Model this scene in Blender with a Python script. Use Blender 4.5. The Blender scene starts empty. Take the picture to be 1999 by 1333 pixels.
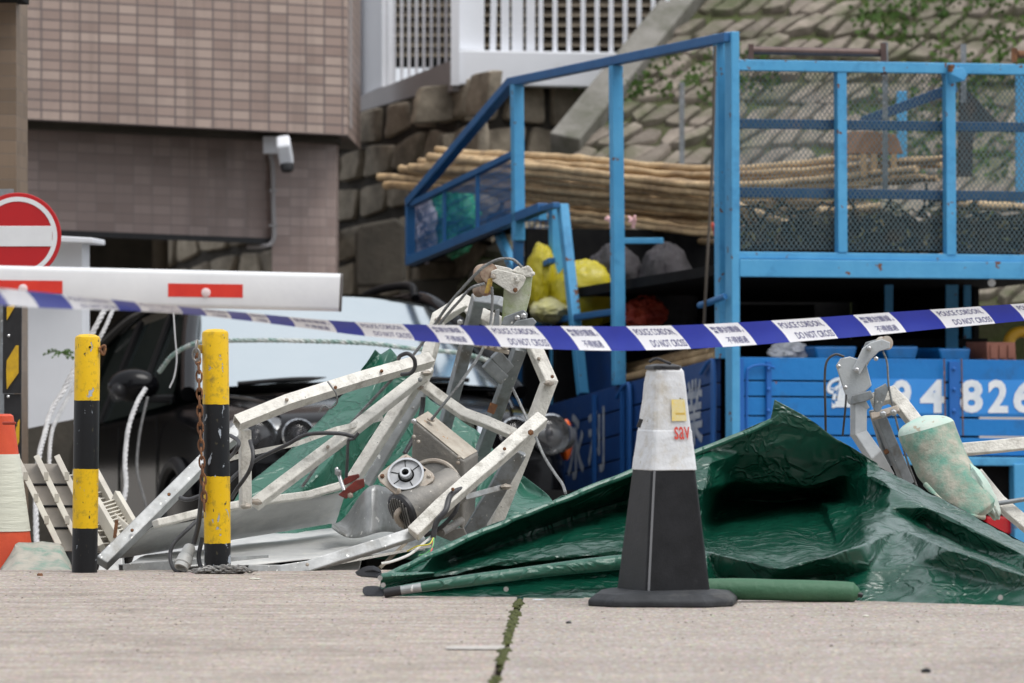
import bpy, bmesh, math, random
from mathutils import Vector, Matrix, noise
from mathutils.geometry import delaunay_2d_cdt
R = math.radians
random.seed(7)
SC = bpy.context.scene
COL = SC.collection
# ------------------------------------------------------------------ camera, world, sun, exposure
F, CX, HY, CH = 11106.0, 999.5, 615.0, 0.9          # focal length in photo pixels, centre, horizon, eye height
cam = bpy.data.cameras.new('camera'); camo = bpy.data.objects.new('camera', cam); COL.objects.link(camo)
cam.lens = 200.0; cam.sensor_width = 36.0; cam.clip_start = 0.5; cam.clip_end = 5000
cam.shift_y = -(666.5 - HY) / 1999.0
cam.dof.use_dof = True; cam.dof.focus_distance = 20.2; cam.dof.aperture_fstop = 6.3
camo.location = (0, 0, CH); camo.rotation_euler = (R(90), 0, 0)
SC.camera = camo
SUN_EL, SUN_AZ = 64.0, 130.0                          # azimuth clockwise from +Y: behind the camera, to the right
w = bpy.data.worlds.new('World'); SC.world = w; w.use_nodes = True
nt = w.node_tree; bg = nt.nodes['Background']
sky = nt.nodes.new('ShaderNodeTexSky'); sky.sky_type = 'NISHITA'; sky.sun_disc = False
sky.sun_elevation = R(SUN_EL); sky.sun_rotation = R(SUN_AZ); sky.air_density = 1.0; sky.dust_density = 8.0; sky.ozone_density = 1.0
hs = nt.nodes.new('ShaderNodeHueSaturation'); hs.inputs['Saturation'].default_value = 0.28
nt.links.new(sky.outputs[0], hs.inputs['Color']); cl = nt.nodes.new('ShaderNodeMix'); cl.data_type = 'RGBA'; cl.inputs[0].default_value = 0.65      # even cloud cover over the clear-sky model
cl.inputs[7].default_value = (6.1, 6.4, 6.9, 1); nt.links.new(hs.outputs[0], cl.inputs[6]); nt.links.new(cl.outputs[2], bg.inputs[0])
bg.inputs[1].default_value = 0.15
sl = bpy.data.lights.new('sun', 'SUN'); sl.energy = 1.3; sl.angle = R(30); sl.color = (1.0, 0.97, 0.93)
so = bpy.data.objects.new('sun', sl); COL.objects.link(so); so.location = (4, -6, 12)
sdir = Vector((math.sin(R(SUN_AZ)) * math.cos(R(SUN_EL)), math.cos(R(SUN_AZ)) * math.cos(R(SUN_EL)), math.sin(R(SUN_EL))))
so.rotation_euler = sdir.to_track_quat('Z', 'Y').to_euler()
SC.view_settings.view_transform = 'Standard'; SC.view_settings.look = 'None'; SC.view_settings.gamma = 1
SC.view_settings.exposure = 0.26
SC.render.engine = 'CYCLES'
SC.cycles.use_denoising = True
SC.cycles.max_bounces = 8; SC.cycles.transparent_max_bounces = 12

# ------------------------------------------------------------------ helpers
def P(x, y, d): return Vector(((x - CX) / F * d, d, CH - (y - HY) / F * d))
def PX(n, d): return n * d / F                        # n photo pixels at distance d, in metres
X3, Y3, Z3 = Vector((1, 0, 0)), Vector((0, 1, 0)), Vector((0, 0, 1))
def road_z(d): return 0.0 if d < 20.1 else -0.07 * (d - 20.1)

def spline(pts, n=8):
    pts = [Vector(p) for p in pts]
    if len(pts) < 3: return pts
    out = []
    for i in range(len(pts) - 1):
        p0 = pts[i - 1] if i else pts[0] * 2 - pts[1]
        p1, p2 = pts[i], pts[i + 1]
        p3 = pts[i + 2] if i + 2 < len(pts) else p2 * 2 - p1
        for k in range(n):
            t = k / n
            out.append(0.5 * ((2 * p1) + (p2 - p0) * t + (2 * p0 - 5 * p1 + 4 * p2 - p3) * t * t + (3 * p1 - p0 - 3 * p2 + p3) * t ** 3))
    out.append(pts[-1]); return out

class MB:
    def __init__(s): s.v = []; s.f = []; s.m = []; s.uv = {}
    def add(s, vs, fs, mi=0):
        o = len(s.v); s.v += [Vector(v) for v in vs]
        for f in fs: s.f.append([o + i for i in f]); s.m.append(mi)
        return s
    def quad(s, a, b, c, d, mi=0): return s.add([a, b, c, d], [(0, 1, 2, 3)], mi)
    def hexa(s, c8, mi=0):                            # 8 corners: bottom loop then top loop
        return s.add(c8, [(0, 3, 2, 1), (4, 5, 6, 7), (0, 1, 5, 4), (1, 2, 6, 5), (2, 3, 7, 6), (3, 0, 4, 7)], mi)
    def box(s, c, sx, sy, sz, rot=None, mi=0):
        c = Vector(c); rot = rot or Matrix.Identity(3); vs = []
        for z in (-.5, .5):
            for x, y in ((-.5, -.5), (.5, -.5), (.5, .5), (-.5, .5)): vs.append(c + rot @ Vector((x * sx, y * sy, z * sz)))
        return s.hexa(vs, mi)
    def sweep(s, pts, sec, roll=0.0, cap=True, mi=0, ref=None):   # section swept along a polyline with mitred corners
        pts = [Vector(p) for p in pts]; n = len(pts); k = len(sec); rings = []
        rf = ref or Y3
        cr, sr = math.cos(roll), math.sin(roll)
        sec = [(a * cr - b * sr, a * sr + b * cr) for a, b in sec]
        for i in range(n):
            t0 = (pts[i] - pts[i - 1]).normalized() if i else (pts[1] - pts[0]).normalized()
            t1 = (pts[i + 1] - pts[i]).normalized() if i < n - 1 else t0
            t = (t0 + t1).normalized()
            nn = t.cross(rf)
            if nn.length < 1e-4: nn = t.cross(X3)
            nn.normalize(); bb = nn.cross(t).normalized()
            m = 1.0 / max(0.4, t.dot(t1))
            rings.append([pts[i] + nn * (a * m) + bb * b for a, b in sec])
        vs = [v for r in rings for v in r]; fs = []
        for i in range(n - 1):
            for j in range(k):
                j2 = (j + 1) % k
                fs.append((i * k + j, i * k + j2, (i + 1) * k + j2, (i + 1) * k + j))
        if cap: fs.append(tuple(range(k))[::-1]); fs.append(tuple(range((n - 1) * k, n * k)))
        return s.add(vs, fs, mi)
    def bar(s, p, q, w, h=None, roll=0.0, mi=0, ref=None):
        h = h or w; a, b = w / 2, h / 2
        return s.sweep([p, q] if not isinstance(p, list) else p, [(-a, -b), (a, -b), (a, b), (-a, b)], roll, True, mi, ref)
    def hollow(s, pts, w, t=.004, roll=0.0):           # square hollow section, open at both ends
        a, b = w / 2, w / 2 - t
        for (x0, x1, y0, y1) in ((-a, a, -a, -b), (-a, a, b, a), (-a, -b, -b, b), (b, a, -b, b)):
            s.sweep(pts, [(x0, y0), (x1, y0), (x1, y1), (x0, y1)], roll)
        return s
    def tube(s, pts, r, n=8, cap=True, mi=0, ref=None):
        pts = [Vector(p) for p in pts]; rs = r if isinstance(r, list) else [r] * len(pts)
        T = []
        for i in range(len(pts)):
            a = pts[max(0, i - 1)]; b = pts[min(len(pts) - 1, i + 1)]; T.append((b - a).normalized())
        u = T[0].cross(ref or Y3)
        if u.length < 1e-3: u = T[0].cross(X3)
        u.normalize(); vs = []; fs = []
        for i, p in enumerate(pts):
            u = (u - T[i] * u.dot(T[i])).normalized(); v = T[i].cross(u)
            for k in range(n):
                a = 2 * math.pi * k / n; vs.append(p + (u * math.cos(a) + v * math.sin(a)) * rs[i])
        for i in range(len(pts) - 1):
            for k in range(n):
                k2 = (k + 1) % n; fs.append((i * n + k, i * n + k2, (i + 1) * n + k2, (i + 1) * n + k))
        if cap: fs.append(tuple(range(n))[::-1]); fs.append(tuple(range((len(pts) - 1) * n, len(pts) * n)))
        return s.add(vs, fs, mi)
    def rope(s, pts, r, strands=3, pitch=None, n=5, mi=0):  # laid rope: strands wound round each other
        pts = [Vector(p) for p in pts]; L = [0.0]
        for i in range(1, len(pts)): L.append(L[-1] + (pts[i] - pts[i - 1]).length)
        pitch = pitch or r * 7; tot = L[-1]; N = max(8, int(tot / pitch * 8)); q = []; j = 0
        for k in range(N + 1):
            l = tot * k / N
            while j < len(L) - 2 and L[j + 1] < l: j += 1
            f = (l - L[j]) / max(1e-9, L[j + 1] - L[j]); q.append((pts[j].lerp(pts[j + 1], f), l))
        for sidx in range(strands):
            c = []
            for k in range(N + 1):
                t = (q[min(N, k + 1)][0] - q[max(0, k - 1)][0]).normalized()
                u = t.cross(Y3)
                if u.length < 1e-3: u = t.cross(X3)
                u.normalize(); v = t.cross(u); a = 2 * math.pi * (q[k][1] / pitch + sidx / strands)
                c.append(q[k][0] + (u * math.cos(a) + v * math.sin(a)) * r * .5)
            s.tube(c, r * .56, n, True, mi)
        return s
    def lathe(s, prof, base, axis=Z3, n=28, mi=0, cap=True):   # prof: (radius, height) pairs
        axis = Vector(axis).normalized(); u = axis.cross(Y3)
        if u.length < 1e-2: u = axis.cross(X3)
        u.normalize(); v = axis.cross(u); vs = []; fs = []; base = Vector(base)
        for r, h in prof:
            for k in range(n):
                a = 2 * math.pi * k / n; vs.append(base + axis * h + (u * math.cos(a) + v * math.sin(a)) * max(r, 1e-5))
        for i in range(len(prof) - 1):
            for k in range(n):
                k2 = (k + 1) % n; fs.append((i * n + k, i * n + k2, (i + 1) * n + k2, (i + 1) * n + k))
        if cap: fs.append(tuple(range(n))[::-1]); fs.append(tuple(range((len(prof) - 1) * n, len(prof) * n)))
        return s.add(vs, fs, mi)
    def prism(s, poly, off, mi=0):
        poly = [Vector(p) for p in poly]; n = len(poly); off = Vector(off)
        vs = poly + [p + off for p in poly]
        fs = [tuple(range(n))[::-1], tuple(range(n, 2 * n))] + [(i, (i + 1) % n, n + (i + 1) % n, n + i) for i in range(n)]
        return s.add(vs, fs, mi)
    def grid(s, rows, mi=0):
        n = len(rows[0]); vs = [v for r in rows for v in r]; fs = []
        for i in range(len(rows) - 1):
            for j in range(n - 1): fs.append((i * n + j, i * n + j + 1, (i + 1) * n + j + 1, (i + 1) * n + j))
        return s.add(vs, fs, mi)
    def blob(s, c, rx, ry, rz, amp=.15, sc=3.0, nu=20, nv=14, rot=None, seed=0, mi=0):
        c = Vector(c); rows = []; rot = rot or Matrix.Identity(3)
        for i in range(nv + 1):
            th = math.pi * i / nv; r = []
            for j in range(nu + 1):
                ph = 2 * math.pi * (j % nu) / nu
                d = Vector((math.sin(th) * math.cos(ph), math.sin(th) * math.sin(ph), math.cos(th)))
                k = 1 + amp * noise.noise(d * sc + Vector((seed * 7.3, seed, 0))) + amp * .5 * (1 - abs(noise.noise(d * sc * 2.3 + Vector((seed, 3, 1)))) * 2)
                r.append(c + rot @ Vector((d.x * rx * k, d.y * ry * k, d.z * rz * k)))
            rows.append(r)
        return s.grid(rows, mi)
    def build(s, name, mat, parent=None, bevel=0, smooth=None, sub=0, solid=0, base=None, recalc=True, segs=2):
        me = bpy.data.meshes.new(name)
        if parent is not None:
            root = parent
            while root.parent: root = root.parent
            off = Vector(root.location)
        elif base is not None: off = Vector(base)
        else:
            n = len(s.v); off = Vector((sum(v.x for v in s.v) / n, sum(v.y for v in s.v) / n, min(v.z for v in s.v)))
        me.from_pydata([v - off for v in s.v], [], s.f)
        for m in (mat if isinstance(mat, list) else [mat]): me.materials.append(m)
        me.polygons.foreach_set('material_index', s.m)
        bm = bmesh.new(); bm.from_mesh(me)
        bmesh.ops.remove_doubles(bm, verts=bm.verts, dist=1e-6)
        if recalc: bmesh.ops.recalc_face_normals(bm, faces=bm.faces)
        bm.to_mesh(me); bm.free()
        sm = (not bevel) if smooth is None else smooth
        me.polygons.foreach_set('use_smooth', [sm] * len(me.polygons))
        if sm: me.set_sharp_from_angle(angle=R(38))
        o = bpy.data.objects.new(name, me); COL.objects.link(o)
        if parent is not None: o.parent = parent
        else: o.location = off
        if solid:
            m = o.modifiers.new('solid', 'SOLIDIFY'); m.thickness = solid; m.offset = 0
        if bevel:
            m = o.modifiers.new('bevel', 'BEVEL'); m.width = bevel; m.segments = segs; m.limit_method = 'ANGLE'; m.angle_limit = R(40)
        if sub:
            m = o.modifiers.new('sub', 'SUBSURF'); m.levels = m.render_levels = sub
        return o

def tag(o, label, cat=None, group=None, kind=None):
    if label: o['label'] = label
    if cat: o['category'] = cat
    if group: o['group'] = group
    if kind: o['kind'] = kind
    return o
def thing(name, loc, label, cat, group=None):
    o = bpy.data.objects.new(name, None); COL.objects.link(o); o.location = loc; o.empty_display_size = .1
    return tag(o, label, cat, group)

# ------------------------------------------------------------------ materials
def _n(nt, t, **k):
    n = nt.nodes.new(t)
    for a, v in k.items():
        if a in n.inputs.keys(): n.inputs[a].default_value = v
        else: setattr(n, a, v)
    return n
def mixc(nt, fac, a, b, blend='MIX'):
    m = nt.nodes.new('ShaderNodeMix'); m.data_type = 'RGBA'; m.blend_type = blend
    for sock, val in ((m.inputs[0], fac), (m.inputs[6], a), (m.inputs[7], b)):
        if hasattr(val, 'is_linked') or hasattr(val, 'links'): nt.links.new(val, sock)
        elif isinstance(val, (int, float)): sock.default_value = val
        else: sock.default_value = (*val, 1) if len(val) == 3 else val
    return m.outputs[2]
def ramp(nt, src, stops, interp='LINEAR'):
    r = nt.nodes.new('ShaderNodeValToRGB'); r.color_ramp.interpolation = interp
    while len(r.color_ramp.elements) < len(stops): r.color_ramp.elements.new(.5)
    for e, (p, c) in zip(r.color_ramp.elements, stops):
        e.position = p; e.color = (c, c, c, 1) if isinstance(c, (int, float)) else (*c, 1)
    nt.links.new(src, r.inputs[0]); return r.outputs[0]
def pm(name, col, rough=.5, metal=0.0, col2=None, ns=12.0, spot=None, ss=30.0, st=.66, srough=None, dirt=None, ds=4.0, dt=.55,
       bump=0.0, bs=120.0, coat=0.0, spec=.5, stretch=None, trans=0.0, island=0.0, emit=None):
    m = bpy.data.materials.new(name); m.use_nodes = True; nt = m.node_tree; b = nt.nodes['Principled BSDF']
    tc = nt.nodes.new('ShaderNodeTexCoord'); co = tc.outputs['Object']
    if stretch:
        mp = nt.nodes.new('ShaderNodeMapping'); mp.inputs['Scale'].default_value = stretch; nt.links.new(co, mp.inputs[0]); co = mp.outputs[0]
    def nz(scale, detail=6, rough_=.6):
        n = _n(nt, 'ShaderNodeTexNoise', Scale=scale, Detail=detail, Roughness=rough_); nt.links.new(co, n.inputs['Vector']); return n.outputs[0]
    c = None
    if col2: c = mixc(nt, ramp(nt, nz(ns), [(.36, 0.), (.64, 1.)]), col, col2)
    else: c = mixc(nt, 0.0, col, col)
    if island:
        g = nt.nodes.new('ShaderNodeNewGeometry'); mr = nt.nodes.new('ShaderNodeMapRange')
        mr.inputs[3].default_value = 1 - island; mr.inputs[4].default_value = 1 + island; nt.links.new(g.outputs['Random Per Island'], mr.inputs[0])
        c = mixc(nt, 1.0, c, mr.outputs[0], 'MULTIPLY')
    if dirt: c = mixc(nt, ramp(nt, nz(ds, 8, .7), [(dt, 0.), (dt + .22, .8)]), c, dirt)
    if spot:
        f = ramp(nt, nz(ss, 4, .55), [(st, 0.), (st + .015, 1.)]); c = mixc(nt, f, c, spot)
        if srough is not None:
            rr = nt.nodes.new('ShaderNodeMapRange'); rr.inputs[3].default_value = rough; rr.inputs[4].default_value = srough
            nt.links.new(f, rr.inputs[0]); nt.links.new(rr.outputs[0], b.inputs['Roughness'])
    nt.links.new(c, b.inputs['Base Color'])
    if not (spot and srough is not None): b.inputs['Roughness'].default_value = rough
    b.inputs['Metallic'].default_value = metal
    b.inputs['Specular IOR Level'].default_value = spec
    b.inputs['Coat Weight'].default_value = coat; b.inputs['Coat Roughness'].default_value = .08
    b.inputs['Transmission Weight'].default_value = trans
    if emit: b.inputs['Emission Color'].default_value = (*emit[:3], 1); b.inputs['Emission Strength'].default_value = emit[3]
    if bump:
        bp = nt.nodes.new('ShaderNodeBump'); bp.inputs['Strength'].default_value = 1.0; bp.inputs['Distance'].default_value = bump
        nt.links.new(nz(bs, 5, .6), bp.inputs['Height']); nt.links.new(bp.outputs[0], b.inputs['Normal'])
    return m

def tile_mat(name, c1, c2, mortar, msize=.05, mh=.09, dirt=(.1, .08, .07)):   # stack-bonded wall tiles; UVs are in tiles
    m = bpy.data.materials.new(name); m.use_nodes = True; nt = m.node_tree; b = nt.nodes['Principled BSDF']
    uv = nt.nodes.new('ShaderNodeUVMap'); uv.uv_map = 'tiles'
    sp = nt.nodes.new('ShaderNodeSeparateXYZ'); nt.links.new(uv.outputs[0], sp.inputs[0])
    def m1(op, a, bb=None):
        n = nt.nodes.new('ShaderNodeMath'); n.operation = op
        for i, v in enumerate((a, bb)):
            if v is None: continue
            if isinstance(v, (int, float)): n.inputs[i].default_value = v
            else: nt.links.new(v, n.inputs[i])
        return n.outputs[0]
    fu, fv = m1('FLOOR', sp.outputs[0]), m1('FLOOR', sp.outputs[1])
    cb = nt.nodes.new('ShaderNodeCombineXYZ'); nt.links.new(fu, cb.inputs[0]); nt.links.new(fv, cb.inputs[1])
    wn = nt.nodes.new('ShaderNodeTexWhiteNoise'); wn.noise_dimensions = '2D'; nt.links.new(cb.outputs[0], wn.inputs['Vector'])
    c = mixc(nt, wn.outputs[0], c1, c2)
    sepc = nt.nodes.new('ShaderNodeSeparateColor'); nt.links.new(wn.outputs[1], sepc.inputs[0])
    c = mixc(nt, ramp(nt, sepc.outputs[1], [(.6, 0.), (.95, .5)]), c, tuple(x * .8 for x in c1))
    tc = nt.nodes.new('ShaderNodeTexCoord')
    nz = _n(nt, 'ShaderNodeTexNoise', Scale=1.4, Detail=8.0, Roughness=.7); nt.links.new(tc.outputs['Object'], nz.inputs['Vector'])
    c = mixc(nt, ramp(nt, nz.outputs[0], [(.5, 0.), (.8, .35)]), c, dirt)
    mps = nt.nodes.new('ShaderNodeMapping'); mps.inputs['Scale'].default_value = (5, 5, .35); nt.links.new(tc.outputs['Object'], mps.inputs[0])
    nzs = _n(nt, 'ShaderNodeTexNoise', Scale=1.6, Detail=6.0, Roughness=.65); nt.links.new(mps.outputs[0], nzs.inputs['Vector'])
    c = mixc(nt, ramp(nt, nzs.outputs[0], [(.52, 0.), (.72, .4)]), c, dirt)
    eu = m1('ABSOLUTE', m1('SUBTRACT', m1('FRACT', sp.outputs[0]), .5)); ev = m1('ABSOLUTE', m1('SUBTRACT', m1('FRACT', sp.outputs[1]), .5))
    g1 = m1('GREATER_THAN', eu, .5 - msize); g2 = m1('GREATER_THAN', ev, .5 - mh); g = m1('MAXIMUM', g1, g2)
    c = mixc(nt, g, c, mortar)
    nt.links.new(c, b.inputs['Base Color'])
    bp = nt.nodes.new('ShaderNodeBump'); bp.inputs['Distance'].default_value = .006; bp.invert = True; nt.links.new(g, bp.inputs['Height']); nt.links.new(bp.outputs[0], b.inputs['Normal'])
    b.inputs['Roughness'].default_value = .45
    return m
def set_uv(o, fn):
    me = o.data; l = me.uv_layers.new(name='tiles')
    for lp in me.loops: l.data[lp.index].uv = fn(me.vertices[lp.vertex_index].co + o.location + (o.parent.location if o.parent else Vector()))

M = {}
M['white'] = pm('white_paint', (.78, .79, .80), .35, col2=(.70, .71, .73), ns=5, dirt=(.45, .44, .42), ds=3, dt=.62, bump=.0004, bs=60)
M['red'] = pm('red_reflective', (.72, .045, .025), .4, col2=(.62, .03, .02))
M['redsign'] = pm('red_sign_paint', (.50, .012, .016), .4, col2=(.44, .01, .015), ns=4)
M['black'] = pm('black_plastic', (.012, .012, .014), .45, col2=(.02, .02, .022), ns=20, bump=.0006, bs=90)
M['rubber'] = pm('black_rubber', (.009, .0095, .011), .42, col2=(.016, .0165, .019), ns=14, dirt=(.05, .05, .053), ds=9, dt=.6, bump=.0008, bs=140, spec=.25)
M['conebase'] = pm('cone_base_rubber', (.026, .028, .031), .6, col2=(.042, .045, .05), ns=10, dirt=(.13, .125, .115), ds=7, dt=.55, bump=.002, bs=60, spec=.25)
M['galv'] = pm('galvanised_steel', (.30, .32, .335), .45, .35, col2=(.20, .215, .225), ns=16, dirt=(.16, .125, .085), ds=8, dt=.52, spot=(.68, .68, .65), ss=55, st=.68, bump=.001, bs=80)
M['alu'] = pm('dull_aluminium', (.44, .45, .45), .45, .45, col2=(.30, .31, .31), ns=14, dirt=(.22, .21, .185), ds=9, dt=.5, spot=(.75, .75, .72), ss=40, st=.66, bump=.001, bs=70)
M['cream'] = pm('cement_splashed_white_paint', (.76, .74, .68), .78, col2=(.60, .58, .53), ns=26, dirt=(.26, .24, .20), ds=13, dt=.55, spot=(.17, .16, .14), ss=85, st=.70, bump=.004, bs=120)
M['sheetpaint'] = pm('scuffed_platform_sheet', (.60, .605, .59), .55, .1, col2=(.48, .485, .475), ns=8, dirt=(.68, .67, .63), ds=9, dt=.52, spot=(.74, .73, .69), ss=90, st=.68, bump=.0015, bs=70, stretch=(1, 1, 2.2))
M['greenpaint'] = pm('mossy_white_paint', (.62, .63, .56), .65, col2=(.30, .36, .16), ns=9, dirt=(.45, .42, .36), ds=14, spot=(.30, .20, .12), ss=60, st=.70, bump=.002, bs=110)
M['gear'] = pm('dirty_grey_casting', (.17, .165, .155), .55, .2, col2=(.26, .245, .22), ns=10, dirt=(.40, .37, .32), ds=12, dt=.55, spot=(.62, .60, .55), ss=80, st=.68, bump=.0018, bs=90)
M['geartop'] = pm('pale_casting_top', (.50, .46, .39), .75, col2=(.36, .31, .25), ns=16, spot=(.40, .22, .10), ss=35, st=.66, bump=.002, bs=90)  # paler tone with brown spots for the top of the casting
M['flange'] = pm('dusty_flange_metal', (.44, .41, .36), .55, .25, col2=(.36, .29, .23), ns=18, spot=(.30, .15, .08), ss=40, st=.67, bump=.001, bs=100)
M['steel'] = pm('machined_steel', (.62, .63, .64), .28, .85, col2=(.5, .5, .5), ns=30)
M['rust'] = pm('rusty_steel', (.22, .10, .045), .8, .1, col2=(.12, .055, .03), ns=30, spot=(.38, .17, .06), ss=60, st=.6, bump=.0015, bs=150)
M['redclamp'] = pm('red_oxide_clamp', (.24, .035, .025), .6, col2=(.15, .03, .022), ns=30, bump=.001, bs=120)
M['rustyellow'] = pm('worn_yellow_link', (.50, .34, .06), .6, col2=(.25, .13, .05), ns=40)
M['wire'] = pm('grey_wire_rope', (.26, .27, .27), .5, .35, col2=(.15, .15, .15), ns=50)
M['rope'] = pm('white_fibre_rope', (.62, .62, .62), .85, col2=(.44, .44, .45), ns=25, bump=.002, bs=250)
M['ropegreen'] = pm('green_flecked_rope', (.60, .62, .60), .85, col2=(.16, .30, .26), ns=22, bump=.002, bs=250)
M['cable'] = pm('black_cable', (.03, .03, .033), .5, col2=(.06, .06, .065), ns=30)
M['plug'] = pm('grey_plug_plastic', (.42, .43, .42), .5, col2=(.50, .50, .48), ns=20, dirt=(.2, .19, .17), ds=20)
M['beige'] = pm('beige_plastic', (.58, .55, .47), .55, col2=(.48, .45, .39), ns=6, dirt=(.32, .29, .25), ds=7, dt=.58, bump=.0006)
M['taupe'] = pm('grey_brown_plastic', (.30, .27, .235), .6, col2=(.24, .22, .19), ns=6, dirt=(.18, .16, .14), ds=8)
M['bluerail'] = pm('bright_blue_paint', (.06, .30, .56), .45, col2=(.085, .35, .61), ns=6, dirt=(.02, .14, .32), ds=5, dt=.55, spot=(.15, .07, .04), ss=18, st=.665, srough=.85, bump=.0015, bs=40)
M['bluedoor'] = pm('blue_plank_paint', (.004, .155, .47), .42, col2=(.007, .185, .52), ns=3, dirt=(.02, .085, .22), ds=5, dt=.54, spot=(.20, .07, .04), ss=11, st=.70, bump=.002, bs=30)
M['blueside'] = pm('shaded_blue_planks', (.008, .045, .17), .45, col2=(.012, .06, .21), ns=5, dirt=(.03, .04, .07), ds=5, bump=.002, bs=30)  # plank blue with the shade of that side worked into the colour
M['bluepatch'] = pm('light_blue_patch_paint', (.03, .24, .66), .45, col2=(.04, .27, .70), ns=8)
M['letter'] = pm('white_lettering', (.78, .80, .82), .5, col2=(.62, .68, .74), ns=12, dirt=(.35, .45, .58), ds=14, dt=.6)
M['letterold'] = pm('worn_white_lettering', (.40, .43, .47), .6, col2=(.22, .26, .33), ns=14)
M['mesh'] = pm('blue_grey_mesh_metal', (.07, .125, .15), .7, .0, col2=(.11, .15, .16), ns=14, dirt=(.2, .15, .1), ds=9)
M['bamboo'] = pm('bamboo_cane', (.47, .34, .19), .6, col2=(.30, .20, .105), ns=5, dirt=(.13, .085, .05), ds=7, dt=.48, island=.45, bump=.003, bs=40)
M['dark'] = pm('black_parts_and_shade', (.008, .008, .009), .9, col2=(.012, .012, .012), spec=.1)  # near-black parts; also paints the shade inside the lorry
M['yellowbag'] = pm('yellow_plastic_bag', (.52, .43, .01), .4, col2=(.42, .36, .02), ns=10, bump=.008, bs=12)
M['palebag'] = pm('pale_yellow_bag', (.50, .47, .16), .5, col2=(.55, .52, .30), ns=12, bump=.012, bs=22)
M['greenbag'] = pm('green_mesh_bag', (.0, .34, .15), .5, col2=(.0, .20, .09), ns=14, bump=.014, bs=24)
M['palesack'] = pm('lilac_sack', (.55, .53, .62), .7, col2=(.36, .34, .44), ns=14, bump=.014, bs=24)
M['greysack'] = pm('dark_grey_sack', (.03, .028, .03), .8, col2=(.035, .03, .035), ns=9, bump=.012, bs=20)
M['redbag'] = pm('orange_red_bag', (.48, .06, .02), .6, col2=(.30, .03, .02), ns=10, bump=.012, bs=22)
M['net'] = pm('tangled_dark_netting', (.006, .007, .005), .95, col2=(.014, .013, .010), ns=14, dirt=(.055, .045, .03), ds=16, dt=.6, spec=.15, bump=.02, bs=40)
M['leaf'] = pm('dry_leaf', (.12, .14, .035), .7, col2=(.20, .15, .07), ns=9, island=.4)
M['fern'] = pm('green_leaf', (.055, .12, .022), .6, col2=(.09, .16, .03), ns=6, island=.4)
M['moss'] = pm('moss', (.085, .095, .022), .95, col2=(.045, .055, .014), ns=60, bump=.006, bs=120)
M['stone'] = pm('granite_rubble', (.24, .205, .155), .85, col2=(.36, .31, .24), ns=9, dirt=(.085, .07, .05), ds=3.2, dt=.46, island=.28, bump=.012, bs=14)
M['stone2'] = pm('slope_pitching_stone', (.155, .13, .105), .9, col2=(.235, .20, .165), ns=8, dirt=(.045, .065, .015), ds=2.4, dt=.45, island=.22, bump=.014, bs=12)
M['mortar'] = pm('dark_mortar', (.035, .031, .026), .95, col2=(.06, .052, .042), ns=12, bump=.01, bs=30)
M['mossybed'] = pm('mossy_joint_bed', (.055, .075, .016), .95, col2=(.07, .06, .04), ns=4, dirt=(.085, .14, .02), ds=8, bump=.02, bs=30)
M['concrete'] = pm('weathered_concrete', (.22, .21, .19), .85, col2=(.15, .145, .125), ns=5, dirt=(.06, .065, .035), ds=3, dt=.48, bump=.006, bs=30)
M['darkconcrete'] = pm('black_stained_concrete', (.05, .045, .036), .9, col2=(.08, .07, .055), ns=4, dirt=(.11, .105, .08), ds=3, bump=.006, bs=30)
M['greyrender'] = pm('grey_render', (.40, .385, .39), .7, col2=(.36, .345, .35), ns=3, bump=.001)
M['wallwhite'] = pm('white_wall_paint', (.74, .76, .80), .6, col2=(.68, .70, .74), ns=2, dirt=(.5, .5, .5), ds=2.5, dt=.65)
M['louvre'] = pm('brown_louvre', (.20, .165, .12), .7, col2=(.14, .115, .085), ns=4)
M['chainsteel'] = pm('grey_chain_steel', (.30, .30, .29), .5, .5, col2=(.2, .19, .18), ns=40)
M['strap'] = pm('black_webbing', (.010, .011, .016), .8, col2=(.018, .019, .024), ns=60, bump=.002, bs=300)
M['glassdark'] = pm('dark_car_glass', (.016, .022, .021), .05, spec=.4)
M['screen'] = pm('reflective_windscreen', (.72, .78, .79), .10, .95, col2=(.67, .74, .76), ns=1.2)
M['carblack'] = pm('black_car_paint', (.004, .004, .005), .16, spec=.22)
M['cardull'] = pm('black_car_trim', (.008, .008, .009), .5, spec=.2)
M['chrome'] = pm('chrome', (.72, .73, .75), .12, 1.0)
M['lampbowl'] = pm('lamp_housing_silver', (.20, .205, .21), .3, .6)
M['lens'] = pm('clear_lens', (.05, .05, .055), .03, spec=.9)
M['lens'].node_tree.nodes['Principled BSDF'].inputs['Alpha'].default_value = .22
M['reflector'] = pm('lamp_reflector', (.85, .87, .89), .14, .95, col2=(.30, .31, .32), ns=26, stretch=(2.5, 2.5, .12))
M['orange'] = pm('orange_lens', (.75, .13, .02), .2, coat=.5)
M['tyre'] = pm('tyre_rubber', (.014, .014, .015), .75, bump=.002, bs=80)
M['rim'] = pm('dark_alloy_rim', (.10, .10, .11), .35, .8)
M['redlamp'] = pm('red_tail_lens', (.40, .004, .01), .15, coat=.6, emit=(.9, .01, .02, .05))
M['tapeblue'] = pm('tape_blue', (.005, .020, .31), .3, col2=(.007, .024, .35), ns=10)
M['tapewhite'] = pm('tape_white', (.88, .89, .92), .35, col2=(.84, .85, .90), ns=10)
M['tapetext'] = pm('tape_blue_text', (.04, .045, .20), .5)
M['conetext'] = pm('red_print', (.62, .07, .05), .5)
M['sleeve'] = pm('scuffed_white_sleeve', (.70, .72, .74), .32, col2=(.62, .64, .66), ns=7, dirt=(.42, .36, .24), ds=8, dt=.50, spot=(.30, .27, .18), ss=34, st=.70, bump=.007, bs=15)
M['yellowstick'] = pm('yellow_sticker', (.78, .60, .16), .5, col2=(.75, .66, .38), ns=50)
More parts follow.
